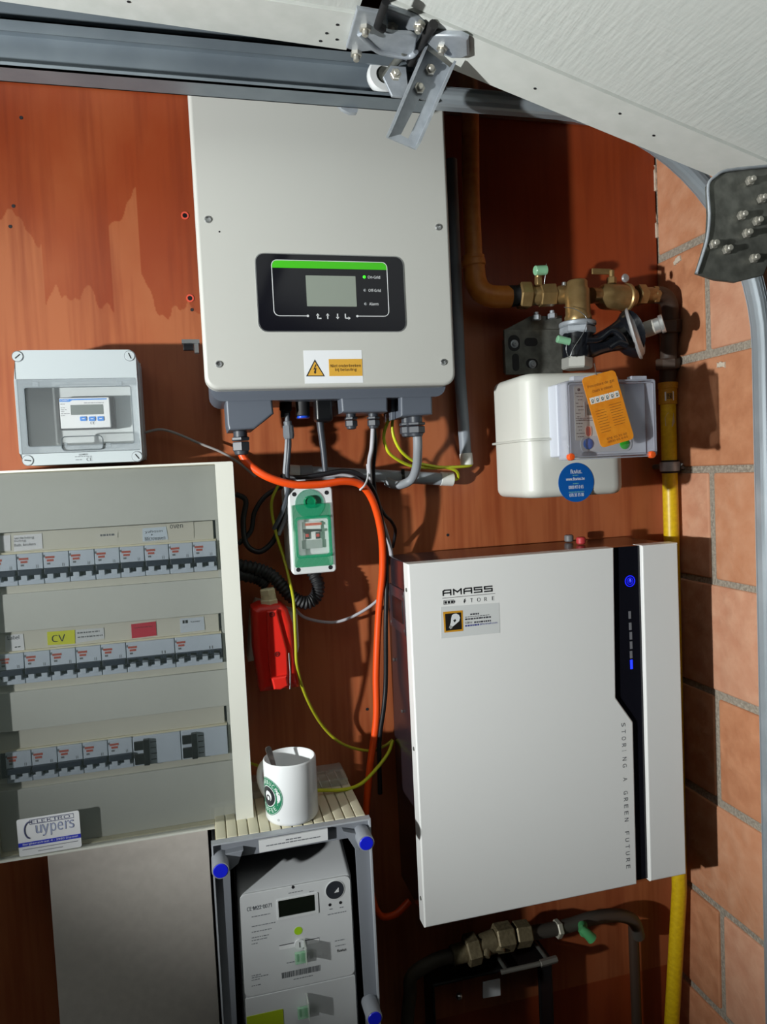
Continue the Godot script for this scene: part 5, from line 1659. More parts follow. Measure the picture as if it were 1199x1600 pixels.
# ---------------------------------------------------------------- mug and spoon
func mug() -> void:
	var yb := 0.9150
	var c := Vector3(0.1153, yb, 0.155)
	var r := 0.0415; var h := 0.0955
	var t := thing("coffee_mug", "white coffee mug with a round green logo", "mug", c)
	var b := MB.new()
	b.lathe([Vector2(0, 0.002), Vector2(r - 0.006, 0.002), Vector2(r - 0.005, 0), Vector2(r - 0.002, 0.002), Vector2(r, 0.007), Vector2(r, h - 0.003), Vector2(r - 0.0008, h - 0.0008), Vector2(r - 0.002, h), Vector2(r - 0.0034, h - 0.0008), Vector2(r - 0.0042, h - 0.003), Vector2(r - 0.0042, 0.012), Vector2(r - 0.007, 0.008), Vector2(0, 0.0075)], c, Vector3.UP, 48)
	var body := part(b, "body", mat("e6e8ea", 0.18), t)
	b = MB.new()
	var hd := Vector3(-0.64, 0, -0.77).normalized()
	var pts := []
	for i in 13:
		var a := PI * i / 12
		pts.append(c + hd * (r - 0.003 + 0.031 * sin(a)) + Vector3(0, h * 0.5 + 0.032 * cos(a), 0))
	b.tube(pts, 0.0055, 12)
	part(b, "handle", mat("e6e8ea", 0.18), t)
	# printed roundel on the left of the front
	var a0 := -1.12; var R := 0.0275; var cy := h * 0.47
	var cc := c + Vector3(0, cy, 0)
	b = MB.new(); b.ring(MB.disc(0, 0, R, 40), MB.disc(0, 0, R * 0.6, 40), 0.0, 0.00025); b.bend(cc, r, a0)
	part(b, "logo_ring", mat("1f7a57", 0.35), body)
	b = MB.new(); b.ring(MB.disc(0, 0, R * 1.06, 40), MB.disc(0, 0, R * 1.025, 40), 0.0, 0.00025); b.bend(cc, r, a0)
	part(b, "logo_line", mat("1f7a57", 0.35), body)
	b = MB.new(); b.ring(MB.disc(0, 0, R * 0.55, 32), MB.disc(0, 0, R * 0.3, 32), 0.0, 0.00025); b.ring(MB.disc(0, -R * 0.12, R * 0.2, 16), MB.disc(0, -R * 0.12, R * 0.12, 16), 0.0, 0.00025); b.bend(cc, r, a0)
	part(b, "logo_centre", mat("22242a", 0.35), body)
	b = MB.new()
	var w1 := "STARBUCKS"; var w2 := "COFFEE"
	for i in w1.length():
		var a := PI / 2 + 1.22 - 2.44 * i / (w1.length() - 1.0)
		var u := Vector3(sin(a), -cos(a), 0)
		var v := Vector3(cos(a), sin(a), 0)
		b.text(font, w1[i], v * R * 0.685 - u * 0.002 + Vector3(0, 0, 0.0002), 0.0042, 0.0065, 0.0002, u, v)
	for i in w2.length():
		var a := -PI / 2 - 0.72 + 1.44 * i / (w2.length() - 1.0)
		var u := Vector3(-sin(a), cos(a), 0)
		var v := Vector3(-cos(a), -sin(a), 0)
		b.text(font, w2[i], -v * R * 0.915 - u * 0.002 + Vector3(0, 0, 0.0002), 0.0042, 0.0065, 0.0002, u, v)
	for s in [-1.0, 1.0]:
		b.prism(MB.disc(R * 0.8 * s, -R * 0.16, 0.0014, 10), 0.0002, 0.0004)
	b.bend(cc, r, a0)
	part(b, "lettering", mat("e2ebe6", 0.35), body)
	b = MB.new(); b.ring(MB.disc(R * 0.72, -R * 1.22, 0.0017, 12), MB.disc(R * 0.72, -R * 1.22, 0.0012, 12), 0.0, 0.0002); b.bend(cc, r, a0)
	part(b, "trade_mark", M.grey_ink, body)
	# spoon
	var s0 := c + Vector3(-0.006, 0.012, 0.004); var s1 := Vector3(0.0826,1.0293,0.1500)
	var sp := thing("spoon", "metal teaspoon standing in the coffee mug", "spoon", s0)
	var d := (s1 - s0).normalized()
	var sd := d.cross(Vector3(0.3, 0, 1)).normalized()
	var nn := sd.cross(d)
	b = MB.new()
	b.xf = Transform3D(Basis(sd, d, nn), s0)
	var L := (s1 - s0).length()
	var lf := PackedVector2Array()
	var hw := [[0.018, 0.0028], [L * 0.35, 0.0022], [L * 0.6, 0.0026], [L * 0.85, 0.0045], [L * 0.95, 0.005], [L * 0.99, 0.0035], [L, 0.0]]
	for q in hw: lf.append(Vector2(q[1], q[0]))
	for i in range(hw.size() - 2, -1, -1): lf.append(Vector2(-hw[i][1], hw[i][0]))
	b.prism(lf, -0.0009, 0.0009, 0.0005)
	part(b, "handle", mat("8f8784", 0.25, 0.8), sp)
	b = MB.new()
	b.xf = Transform3D(Basis(sd, d, nn), s0)
	var bw := PackedVector2Array()
	for i in 16:
		bw.append(Vector2(0.009 * cos(TAU * i / 16), 0.012 + 0.014 * sin(TAU * i / 16)))
	b.prism(bw, -0.0012, 0.0008, 0.0006)
	part(b, "bowl", mat("8f8784", 0.25, 0.8), sp)



# ---------------------------------------------------------------- gas
func gas_meter() -> void:
	var x0 := 0.523; var x1 := 0.706; var y0 := 1.3950; var y1 := 1.6000
	var t := thing("gas_meter", "white gas meter with a round blue sticker on its front", "gas meter", Vector3(0.615, y0, 0.1))
	var ym := 1.4909
	var b := MB.new()
	# pressed steel shell in two halves, tops drawn in
	b.xf = Transform3D(Basis(Vector3(1, 0, 0), Vector3(0, 0, 1), Vector3(0, -1, 0)), Vector3(0, ym, 0))
	b.prism(MB.rrect(x0, 0.045, x1, 0.195, 0.028, 6), 0.0, ym - y0, 0.014, 0.0, 4)
	part(b, "lower_shell", mat("d3d3cc", 0.4), t)
	b = MB.new()
	b.xf = Transform3D(Basis(Vector3(1, 0, 0), Vector3(0, 0, -1), Vector3(0, 1, 0)), Vector3(0, ym, 0))
	b.prism(MB.rrect(x0, -0.195, x1, -0.045, 0.028, 6), 0.0, y1 - ym, 0.014, 0.0, 4)
	part(b, "upper_shell", mat("d3d3cc", 0.4), t)
	b = MB.new()
	b.xf = Transform3D(Basis(Vector3(1, 0, 0), Vector3(0, 0, -1), Vector3(0, 1, 0)), Vector3(0, ym, 0))
	b.prism(MB.rrect(x0 - 0.006, -0.201, x1 + 0.006, -0.04, 0.03, 6), -0.002, 0.002, 0.001, 0.001, 2)
	part(b, "seam_flange", mat("c4c4bd", 0.4), t)
	# counter box and its clear cover
	var gx0 := 0.5639; var gx1 := 0.7039
	var bx0 := 0.5668; var bx1 := 0.7248; var by1 := 1.5790; var by0 := 1.4548
	b = MB.new()
	b.prism(rr(Vector2(gx0, by0 + 0.006), Vector2(bx1 - 0.05, by1 - 0.002), 0.003), 0.185, 0.222, 0.003)
	part(b, "counter_body", mat("c4c8d4", 0.45), t)
	b = MB.new()
	b.prism(rr(Vector2(bx0 + 0.004, by0 + 0.004), Vector2(bx1 - 0.004, by1 - 0.004), 0.003), 0.215, 0.228, 0.002)
	var cf := part(b, "counter_face", mat("c9ccd8", 0.45), t)
	var fz := 0.228
	b = MB.new(); b.prism(rr(Vector2(0.5920,1.5720), Vector2(0.6827,1.4858), 0.002), 0.226, 0.2286)
	part(b, "face_plate", mat("dcd9d4", 0.5), cf)
	b = MB.new(); b.prism(rr(Vector2(0.6005,1.4919), Vector2(0.6931,1.4659), 0.01), 0.226, 0.2292, 0.0005)
	part(b, "button_field", mat("c5c6cc", 0.5), cf)
	for s in [[Vector2(0.6138,1.4799), 0.0088, "1a62c8", "blue_button"], [Vector2(0.6796,1.4775), 0.0088, "35b52a", "green_button"]]:
		b = MB.new(); b.lathe([Vector2(s[1], 0), Vector2(s[1], 0.0015), Vector2(s[1] * 0.8, 0.0025), Vector2(0, 0.003)], Vector3(s[0].x, s[0].y, 0.2285), Vector3(0, 0, 1), 22)
		part(b, s[3], mat(s[2], 0.4), cf)
	b = MB.new(); b.prism(rr(Vector2(0.6099,1.5080), Vector2(0.6191,1.4918), 0.0045), 0.228, 0.2295, 0.0005)
	var og := part(b, "orange_oval", mat("e0562a", 0.45), cf)
	b = MB.new(); b.ring(rr(Vector2(0.6094,1.5091), Vector2(0.6203,1.4907), 0.0055), rr(Vector2(0.6105,1.5077), Vector2(0.6191,1.4921), 0.0042), 0.228, 0.2297)
	part(b, "oval_rim", mat("f0c4ae", 0.45), og)
	b = MB.new(); b.box(Vector3(0.6135,1.5429,0.2287), Vector3(0.6508,1.5255,0.2289))
	part(b, "screen", mat("6b6a5c", 0.3), cf)
	b = MB.new(); b.box(Vector3(0.6082,1.5471,0.2287), Vector3(0.6093,1.5232,0.2305), 0.0006)
	part(b, "screen_edge", M.white, cf)
	var q0 := Vector2(0.6004,1.5668)
	b = MB.new(); b.prism(MB.disc(q0.x, q0.y, 0.0026, 12), 0.2285, 0.2289)
	part(b, "mark", mat("4a2320", 0.6), cf)
	var rows := []
	for k in 14:
		rows.append([0.5941 + 0.002 * (k % 3), lerpf(1.5607, 1.4911, k / 13.0), 0.014 - 0.003 * (k % 4)])
	rows.append([0.5936, 1.5205, 0.03])
	rows.append([0.5935, 1.5170, 0.03])
	print_lines(rows, 0.2287, mat("75605a", 0.7), cf, 0.0012)
	b = MB.new()
	b.prism(rr(Vector2(bx0, by0), Vector2(bx1, by1), 0.005), 0.247, 0.25, 0.001)
	var cv := part(b, "clear_cover", clear("d9dcea", 0.04, 0.04), t, "clear lilac cover")
	b = MB.new()
	b.ring(rr(Vector2(bx0, by0), Vector2(bx1, by1), 0.005), rr(Vector2(bx0 + 0.002, by0 + 0.002), Vector2(bx1 - 0.002, by1 - 0.002), 0.004), 0.218, 0.2505)
	part(b, "cover_rim", clear("c3c6d4", 0.45, 0.08), cv)
	b = MB.new()
	b.ring(rr(Vector2(bx0 + 0.004, by0 + 0.004), Vector2(bx1 - 0.004, by1 - 0.005), 0.004), rr(Vector2(bx0 + 0.005, by0 + 0.005), Vector2(bx1 - 0.005, by1 - 0.006), 0.003), 0.2495, 0.2508)
	part(b, "cover_line", mat("9a9aa6", 0.3), cv)
	for q in [Vector3(0.5949,1.5824,0.2450), Vector3(0.6977,1.5808,0.2450)]:
		b = MB.new(); b.box(q + Vector3(-0.014, -0.004, -0.01), q + Vector3(0.014, 0.004, 0.003), 0.001)
		part(b, "hinge_lug", clear("c3c6d4", 0.6, 0.1), cv)
	for q in [Vector3(0.5710,1.4599,0.2500),Vector3(0.7154,1.4578,0.2500)]:
		b = MB.new(); b.lathe([Vector2(0.0058, -0.004), Vector2(0.0058, 0.002), Vector2(0.0045, 0.004), Vector2(0, 0.0045)], q, Vector3(0, 0, 1), 20)
		part(b, "orange_stud", mat("ee5c20", 0.4), cv)
	# utility sticker
	b = MB.new()
	var sc := Vector2(0.6087,1.4180)
	var sr := 0.0325
	b.prism(MB.disc(sc.x, sc.y, sr, 40), 0.1945, 0.1957)
	var sk := part(b, "blue_sticker", mat("0d58a8", 0.4), t, "round blue utility sticker")
	b = MB.new()
	b.text(font, "fluvius.", sc3(sc, -0.010, 0.0145, 0.1957), 0.021, 0.0075, 0.0003)
	b.text(font, "www.fluvius.be", sc3(sc, -0.0185, 0.0035, 0.1957), 0.034, 0.0052, 0.0003)
	b.text(font, "0800 65 0 65", sc3(sc, -0.014, -0.0105, 0.1957), 0.027, 0.0056, 0.0003)
	b.text(font, "078 35 35 00", sc3(sc, -0.013, -0.0235, 0.1957), 0.026, 0.0056, 0.0003)
	part(b, "lettering", M.white_ink, sk)
	print_lines([[sc.x - 0.006, sc.y + 0.0112, 0.010], [sc.x - 0.006, sc.y - 0.0025, 0.010], [sc.x - 0.014, sc.y - 0.0165, 0.028]], 0.1957, mat("6fae9f", 0.6), sk, 0.0013)
	# hanging instruction tag
	var tz := 0.262
	var ta := Vector2(0.5922,1.5822); var tb := Vector2(0.6497,1.5942); var tc := Vector2(0.6795,1.4862)
	var ux := (tb - ta).normalized(); var uy := Vector2(-ux.y, ux.x)
	var tw := 0.0585; var th := 0.1225
	var o := Vector2(ta.x, ta.y) - uy * th
	o = Vector2(0.6175,1.4712)
	o -= ux * 0.003
	var g := thing("gas_tag", "orange instruction card hanging over the gas meter window", "tag", Vector3(o.x, o.y, tz))
	# the card leans: its top rests against the pipe nut, the bottom stands off
	var ex := Vector3(0.6724,1.4839,0.2680) - Vector3(0.6139,1.4711,0.2680)
	var ey := Vector3(0.5962,1.5825,0.2560) - Vector3(0.6139,1.4711,0.2680)
	tw = ex.length(); th = ey.length()
	ex = ex.normalized(); ey = (ey - ex * ey.dot(ex)).normalized()
	var fr := Transform3D(Basis(ex, ey, ex.cross(ey)), Vector3(0.6139,1.4711,0.2680))
	b = MB.new(); b.xf = fr; b.prism(MB.rrect(0, 0, tw, th, 0.007), 0.0, 0.001)
	var card := part(b, "card", M.orange_tag, g)
	b = MB.new(); b.xf = fr
	for i in 6:
		b.box(Vector3(tw * (0.06 + 0.147 * i), th * 0.615, 0.0008), Vector3(tw * (0.19 + 0.147 * i), th * 0.705, 0.0013))
	part(b, "pictograms", mat("e4e2dc", 0.6), card)
	b = MB.new(); b.xf = fr
	for i in 6:
		b.ring(MB.disc(tw * (0.125 + 0.147 * i), th * 0.66, tw * 0.04, 10), MB.disc(tw * (0.125 + 0.147 * i), th * 0.66, tw * 0.02, 10), 0.0012, 0.0015)
		b.box(Vector3(tw * (0.085 + 0.147 * i), th * 0.63, 0.0012), Vector3(tw * (0.15 + 0.147 * i), th * 0.64, 0.0015))
	part(b, "pictogram_lines", mat("70706e", 0.6), card)
	b = MB.new(); b.xf = fr
	b.text(font, "Procedure de gaz", Vector3(tw * 0.1, th * 0.83, 0.0009), tw * 0.8, th * 0.05, 0.0003)
	b.text(font, "Ouvrir le robinet", Vector3(tw * 0.2, th * 0.765, 0.0009), tw * 0.6, th * 0.04, 0.0003)
	b.text(font, "078 35 35 00", Vector3(tw * 0.22, th * 0.085, 0.0009), tw * 0.6, th * 0.03, 0.0003)
	b.text(font, "0800 65 0 65", Vector3(tw * 0.22, th * 0.04, 0.0009), tw * 0.6, th * 0.03, 0.0003)
	for i in 9:
		b.box(Vector3(tw * 0.12, th * (0.2 + 0.038 * i), 0.0009), Vector3(tw * (0.40 + 0.03 * (i % 2)), th * (0.206 + 0.038 * i), 0.0012))
		b.box(Vector3(tw * 0.54, th * (0.25 + 0.036 * i), 0.0009), Vector3(tw * (0.86 + 0.03 * (i % 3)), th * (0.256 + 0.036 * i), 0.0012))
	part(b, "lettering", mat("86501a", 0.7), card)
	b = MB.new()
	b.tube(MB.smooth([Vector3(0.6153,1.5862,0.2580), Vector3(0.6281,1.5935,0.2350), Vector3(0.6542,1.6052,0.1900), Vector3(0.6638,1.6167,0.1700)], 5), 0.0008, 6)
	part(b, "wire", M.silver, g)


func sc3(c: Vector2, dx: float, dy: float, z: float) -> Vector3:
	return Vector3(c.x + dx, c.y + dy, z)


func gas_fittings() -> void:
	# supply pipe coming down, then an elbow to the right
	var zp := 0.055
	var y0 := 1.7466
	var b := MB.new()
	var t := thing("gas_pipe", "orange-brown gas pipe coming down beside the inverter", "pipe", Vector3(0.5036,1.7806,0.0550))
	b.tube([Vector3(0.5043, 2.0900, 0.055), Vector3(0.5043,2.0715,0.0550), Vector3(0.4995,1.9367,0.0550), Vector3(0.5002,1.8142,0.0550)], 0.0155, 18)
	part(b, "pipe", M.orange_pipe, t)
	b = MB.new()
	b.tube(MB.smooth([Vector3(0.4994,1.8254,0.0550), Vector3(0.4997,1.8030,0.0550), Vector3(0.5011,1.7798,0.0580), Vector3(0.5076,1.7616,0.0640), Vector3(0.5242,1.7514,0.0700), Vector3(0.5587,1.7502,0.0720)], 4), 0.0195, 18)
	b.cyl(Vector3(0.4980,1.8209,0.0550), Vector3(0.4998,1.8053,0.0550), 0.0215, 18, 0.003)
	part(b, "elbow", M.orange_pipe, t)
	b = MB.new(); b.cyl(Vector3(0.5538,1.7513,0.0720), Vector3(0.5763,1.7522,0.0740), 0.0185, 18, 0.002)
	part(b, "thread_seal", M.rubber, t)
	# row of brass valves
	t = thing("brass_valve", "brass gas valve assembly with tee above the gas meter", "valve", Vector3(0.6716,1.7155,0.1000))
	b = MB.new()
	b.hex(Vector3(0.5739,1.7522,0.0740), Vector3(0.5965,1.7519,0.0760), 0.0245)
	part(b, "union_nut", M.brass, t)
	b = MB.new()
	b.cyl(Vector3(0.5927,1.7519,0.0760), Vector3(0.6157,1.7512,0.0800), 0.017, 18, 0.002)
	b.hex(Vector3(0.6119,1.7512,0.0800), Vector3(0.6412,1.7517,0.0840), 0.0205)
	b.cyl(Vector3(0.6387,1.7516,0.0840), Vector3(0.6657,1.7516,0.0900), 0.0165, 18, 0.002)
	part(b, "valve_body", M.brass, t)
	b = MB.new()
	b.cyl(Vector3(0.6077,1.7690,0.0850), Vector3(0.6063,1.7895,0.0920), 0.0065, 12, 0.001)
	b.box(Vector3(0.6014,1.7666,0.0850), Vector3(0.6119,1.7810,0.0950), 0.002)
	part(b, "valve_stem", M.brass, t)
	b = MB.new()
	b.cyl(Vector3(0.5927,1.7882,0.1050), Vector3(0.6147,1.7894,0.1050), 0.0085, 14, 0.001)
	var sl := part(b, "seal", clear("9cd8ae", 0.7, 0.15), t, "small clear green seal")
	b = MB.new(); b.tube([Vector3(0.6152,1.8004,0.1050), Vector3(0.6123,1.7836,0.1070), Vector3(0.6123,1.7670,0.1000)], 0.0007, 5)
	part(b, "seal_wire", M.silver, sl)
	b = MB.new()
	var tx := Vector3(0.6690,1.7345,0.1150)
	b.lathe([Vector2(0, 0), Vector2(0.021, 0), Vector2(0.0235, 0.004), Vector2(0.0235, 0.012), Vector2(0.0215, 0.016), Vector2(0.0215, 0.058), Vector2(0.0185, 0.062), Vector2(0.0185, 0.072), Vector2(0.016, 0.075), Vector2(0, 0.075)], Vector3(0.6675,1.6944,0.1150), Vector3.UP, 28)
	part(b, "tee", M.brass, t)
	b = MB.new(); b.cyl(Vector3(0.6454,1.7679,0.1100), Vector3(0.6452,1.7613,0.1100), 0.0042, 10, 0.001)
	part(b, "tee_screw", M.silver, t)
	b = MB.new()
	b.cyl(Vector3(0.7002,1.7462,0.1050), Vector3(0.7236,1.7477,0.1000), 0.014, 16)
	b.lathe([Vector2(0, 0), Vector2(0.014, 0), Vector2(0.022, 0.012), Vector2(0.0235, 0.022), Vector2(0.0235, 0.058), Vector2(0.026, 0.060), Vector2(0.026, 0.064), Vector2(0.02, 0.066), Vector2(0.0175, 0.078), Vector2(0, 0.078)], Vector3(0.7159,1.7464,0.1000), Vector3(1, 0, -0.12), 26)
	part(b, "ball_valve", M.brass, t)
	b = MB.new()
	b.hex(Vector3(0.7452,1.7691,0.1000), Vector3(0.7456,1.7805,0.1000), 0.0085)
	b.cyl(Vector3(0.7455,1.7786,0.1000), Vector3(0.7461,1.7934,0.1000), 0.0048, 12, 0.001)
	b.box(Vector3(0.7074,1.7960,0.0960), Vector3(0.7445,1.7858,0.1000), 0.001)
	part(b, "lever", M.brass, t)
	b = MB.new(); b.lathe([Vector2(0, 0), Vector2(0.0072, 0.0005), Vector2(0.0078, 0.003), Vector2(0.006, 0.005), Vector2(0, 0.0055)], Vector3(0.7638,1.7757,0.1120), Vector3(0.1, 0, 1), 18)
	part(b, "lever_cap", mat("a8a8aa", 0.3, 0.4), t)
	b = MB.new()
	b.hex(Vector3(0.7978,1.7516,0.0920), Vector3(0.8178,1.7528,0.0880), 0.0195)
	b.cyl(Vector3(0.8151,1.7528,0.0880), Vector3(0.8407,1.7545,0.0820), 0.0145, 16, 0.001)
	b.hex(Vector3(0.8380,1.7545,0.0820), Vector3(0.8502,1.7551,0.0800), 0.0165)
	part(b, "outlet", M.brass, t)
	# dark steel drop behind the regulator
	t = thing("steel_riser", "dark rusty steel gas riser joining the yellow pipe", "pipe", Vector3(0.8839,1.5924,0.0600))
	b = MB.new()
	b.tube(MB.smooth([Vector3(0.8448,1.7551,0.0800), Vector3(0.8680,1.7556,0.0740), Vector3(0.8857,1.7429,0.0680), Vector3(0.8918,1.7131,0.0620), Vector3(0.8904,1.6417,0.0550), Vector3(0.8895,1.5887,0.0500)], 4), 0.0155, 14)
	part(b, "pipe", mat("3a2c24", 0.6), t)
	b = MB.new()
	b.hex(Vector3(0.8883,1.7129,0.0630), Vector3(0.8897,1.6893,0.0600), 0.023)
	part(b, "coupling", mat("42332a", 0.6), t)
	b = MB.new()
	b.hex(Vector3(0.8890,1.6417,0.0550), Vector3(0.8898,1.6201,0.0530), 0.022)
	part(b, "coupling", mat("42332a", 0.6), t)
	# bracket plate
	t = thing("pipe_bracket", "grey steel mounting bracket with slots behind the gas fittings", "bracket", Vector3(0.6113,1.6217,0.0500))
	var za := 0.055
	var x0 := 0.5530; var x1 := 0.6666; var yb := 1.6154; var yt := 1.6968
	b = MB.new()
	b.prism(rr(Vector2(x0, yb), Vector2(x1, yt), 0.002), 0.05, 0.055, 0.0008)
	var pl := part(b, "plate", M.zinc_old, t)
	b = MB.new()
	b.prism([Vector2(0.5576,1.6974),Vector2(0.6707,1.6975),Vector2(0.6717,1.7232),Vector2(0.6069,1.7213)], 0.044, 0.05, 0.0008)
	b.box(Vector3(x0 + 0.02, yb + 0.01, 0.0), Vector3(x1 - 0.02, yt - 0.01, 0.046))
	part(b, "back_web", M.zinc_old, t)
	for s in [[v_slot(Vector2(0.6047,1.6737), 0.013, 0.0075)], [v_slot(Vector2(0.5729,1.6374), 0.0065, 0.0155)], [v_slot(Vector2(0.5710,1.6719), 0.0115, 0.0145)], [v_slot(Vector2(0.6049,1.6351), 0.0115, 0.0085)]]:
		b = MB.new(); b.prism(s[0], 0.054, 0.0556)
		part(b, "slot", M.ink, pl)
	for q in [Vector3(0.5715,1.6703,0.0556),Vector3(0.6054,1.6335,0.0556)]:
		b = MB.new(); b.lathe([Vector2(0.0075, 0), Vector2(0.0075, 0.001), Vector2(0.005, 0.0015), Vector2(0.004, 0.004), Vector2(0.0015, 0.004), Vector2(0, 0.002)], q, Vector3(0, 0, 1), 14)
		part(b, "screw", M.zinc, pl)
	for q in [Vector3(0.6147,1.7181,0.0600), Vector3(0.6477,1.7217,0.0580)]:
		b = MB.new(); b.hex(q + Vector3(0, -0.006, 0), q + Vector3(0, 0.003, 0), 0.0085); b.cyl(q, q + Vector3(0, 0.008, 0), 0.0045, 10)
		part(b, "bolt", M.zinc, t)
	# regulator
	t = thing("gas_regulator", "black gas pressure regulator with chrome disc and silver cap", "regulator", Vector3(0.6568,1.6166,0.1200))
	b = MB.new()
	b.lathe([Vector2(0, 0), Vector2(0.03, 0), Vector2(0.032, 0.002), Vector2(0.032, 0.007), Vector2(0.029, 0.009)], Vector3(0.6632,1.6878,0.1200), Vector3.UP, 28)
	b.hex(Vector3(0.6627,1.6745,0.1200), Vector3(0.6633,1.6889,0.1200), 0.031)
	part(b, "zinc_nut", M.zinc, t)
	b = MB.new()
	b.cyl(Vector3(0.6599,1.6333,0.1200), Vector3(0.6628,1.6778,0.1200), 0.0255, 24, 0.002)
	b.tube(MB.smooth([Vector3(0.6607,1.6534,0.1200), Vector3(0.6866,1.6535,0.1250), Vector3(0.7153,1.6625,0.1300), Vector3(0.7422,1.6710,0.1320), Vector3(0.7602,1.6766,0.1320)], 4), [0.02, 0.02, 0.02, 0.02, 0.02, 0.019, 0.019, 0.02, 0.021, 0.0225, 0.024, 0.026, 0.028, 0.031, 0.034, 0.037, 0.040], 20)
	part(b, "body", M.black_paint, t)
	b = MB.new()
	b.tube(MB.smooth([Vector3(0.6623,1.6592,0.1500), Vector3(0.6851,1.6604,0.1530), Vector3(0.7060,1.6736,0.1600), Vector3(0.7210,1.6617,0.1650), Vector3(0.7288,1.6472,0.1650)], 4), 0.0055, 8)
	b.tube(MB.smooth([Vector3(0.6997,1.6442,0.1620), Vector3(0.7139,1.6514,0.1660), Vector3(0.7281,1.6467,0.1680)], 4), 0.006, 8)
	part(b, "casting_rib", M.black_paint, t)
	b = MB.new()
	var dd := Vector3(0.76, 0.24, 0.58).normalized()
	b.lathe([Vector2(0, -0.034), Vector2(0.018, -0.032), Vector2(0.03, -0.024), Vector2(0.04, -0.012), Vector2(0.0435, -0.002), Vector2(0.0, -0.002)], Vector3(0.7666,1.6736,0.1300), dd, 32)
	part(b, "dome", M.black_paint, t)
	b = MB.new()
	var dc := Vector3(0.7666,1.6736,0.1300); var da := Vector3(0.92, -0.10, 0.18).normalized()
	da = Vector3(0.76, 0.24, 0.58).normalized()
	b.lathe([Vector2(0.036, -0.004), Vector2(0.044, -0.002), Vector2(0.047, 0.0), Vector2(0.047, 0.003), Vector2(0.042, 0.005), Vector2(0.039, 0.009), Vector2(0.028, 0.013), Vector2(0.012, 0.014), Vector2(0.0, 0.014)], dc, da, 40)
	part(b, "chrome_disc", mat("c6c6c7", 0.3, 0.4), t)
	b = MB.new()
	b.cyl(dc + da * 0.012, dc + da * 0.046, 0.0135, 20, 0.001)
	b.cyl(dc + da * 0.046, dc + da * 0.053, 0.0165, 20, 0.001)
	part(b, "silver_cap", mat("c4c4c2", 0.3, 0.6), t)
	var bs := MB.axes(da)
	var b2 := MB.new(); b2.xf = Transform3D(bs, dc + da * 0.02)
	b2.ring(MB.disc(0, 0, 0.01395, 24), MB.disc(0, 0, 0.0133, 24), 0.0, 0.016)
	part(b2, "cap_label", mat("b9b6ad", 0.7), t)
	b = MB.new()
	b.hex(Vector3(0.6592,1.6143,0.1200), Vector3(0.6600,1.6355,0.1200), 0.0265)
	part(b, "silver_nut", mat("c9c8c2", 0.35, 0.5), t)
	b = MB.new()
	b.cyl(Vector3(0.6069,1.6619,0.1500), Vector3(0.6296,1.6564,0.1520), 0.0065, 12, 0.001)
	var s2 := part(b, "seal", clear("9cd8ae", 0.6, 0.15), t, "small clear green seal")
	b = MB.new()
	b.tube(MB.smooth([Vector3(0.6264,1.7168,0.1420), Vector3(0.6463,1.7125,0.1460), Vector3(0.6637,1.6973,0.1500), Vector3(0.6560,1.6745,0.1550), Vector3(0.6348,1.6458,0.1550), Vector3(0.6289,1.6304,0.1500), Vector3(0.6223,1.6428,0.1520), Vector3(0.6238,1.6568,0.1540)], 6), 0.0007, 5)
	part(b, "seal_wire", M.silver, s2)
	# yellow pipe running down the pier, with sleeve and clamp
	t = thing("yellow_gas_pipe", "bright yellow gas pipe running down beside the brick pier", "pipe", Vector3(0.8605,0.3149,0.0500))
	b = MB.new()
	b.tube([Vector3(0.8909,1.5887,0.0500), Vector3(0.8901,1.4704,0.0500), Vector3(0.8901,1.2835,0.0500), Vector3(0.8881,0.8372,0.0500), Vector3(0.8864,0.5889,0.0500), Vector3(0.8639,0.3104,0.0450), Vector3(0.8497,0.1200,0.0400)], 0.0145, 18)
	part(b, "pipe", M.yellow_pipe, t)
	b = MB.new()
	b.cyl(Vector3(0.8911,1.5960,0.0500), Vector3(0.8908,1.5838,0.0500), 0.0185, 20, 0.001)
	b.cyl(Vector3(0.8909,1.5874,0.0500), Vector3(0.8899,1.5543,0.0500), 0.0172, 20, 0.001)
	part(b, "sleeve", mottle(mat("c79018", 0.5), "b98214", "cf9c22", 61, 0.05, 0.05), t)
	b = MB.new()
	var lc := Vector3(0.8903,1.5690,0.0500)
	b.prism(MB.rrect(-0.0085, -0.0085, 0.0085, 0.0085, 0.001), 0.0, 0.0004)
	b.bend(lc, 0.0174, -0.45)
	var lb := part(b, "sleeve_label", M.paper, t)
	b = MB.new()
	b.ring(MB.rrect(-0.0045, -0.005, 0.0045, 0.005, 0.0), MB.rrect(-0.0036, -0.004, 0.0036, 0.004, 0.0), 0.0003, 0.0007)
	b.text(font, "N", Vector3(-0.0028, -0.0032, 0.0003), 0.0056, 0.0064, 0.0004)
	b.bend(lc, 0.0174, -0.45)
	part(b, "lettering", M.ink, lb)
	b = MB.new()
	b.prism([Vector2(-0.009, -0.012), Vector2(0.004, -0.014), Vector2(0.009, -0.006), Vector2(0.007, 0.012), Vector2(-0.004, 0.013), Vector2(-0.010, 0.004)], 0.0, 0.0003)
	b.bend(Vector3(0.8904,1.5247,0.0500), 0.0146, -0.4)
	part(b, "torn_label", mat("c9b48e", 0.8), t)
	t = thing("pipe_clamp", "zinc pipe clamp with rubber lining on the yellow pipe", "clamp", Vector3(0.8914,1.4208,0.0500))
	var cc := Vector3(0.8904,1.4345,0.0500)
	b = MB.new(); b.cyl(cc + Vector3(0, -0.0125, 0), cc + Vector3(0, 0.0125, 0), 0.0165, 22, 0.001)
	part(b, "rubber_lining", M.rubber, t)
	b = MB.new(); b.cyl(cc + Vector3(0, -0.009, 0), cc + Vector3(0, 0.009, 0), 0.0185, 22, 0.001)
	part(b, "band", M.zinc, t)
	b = MB.new()
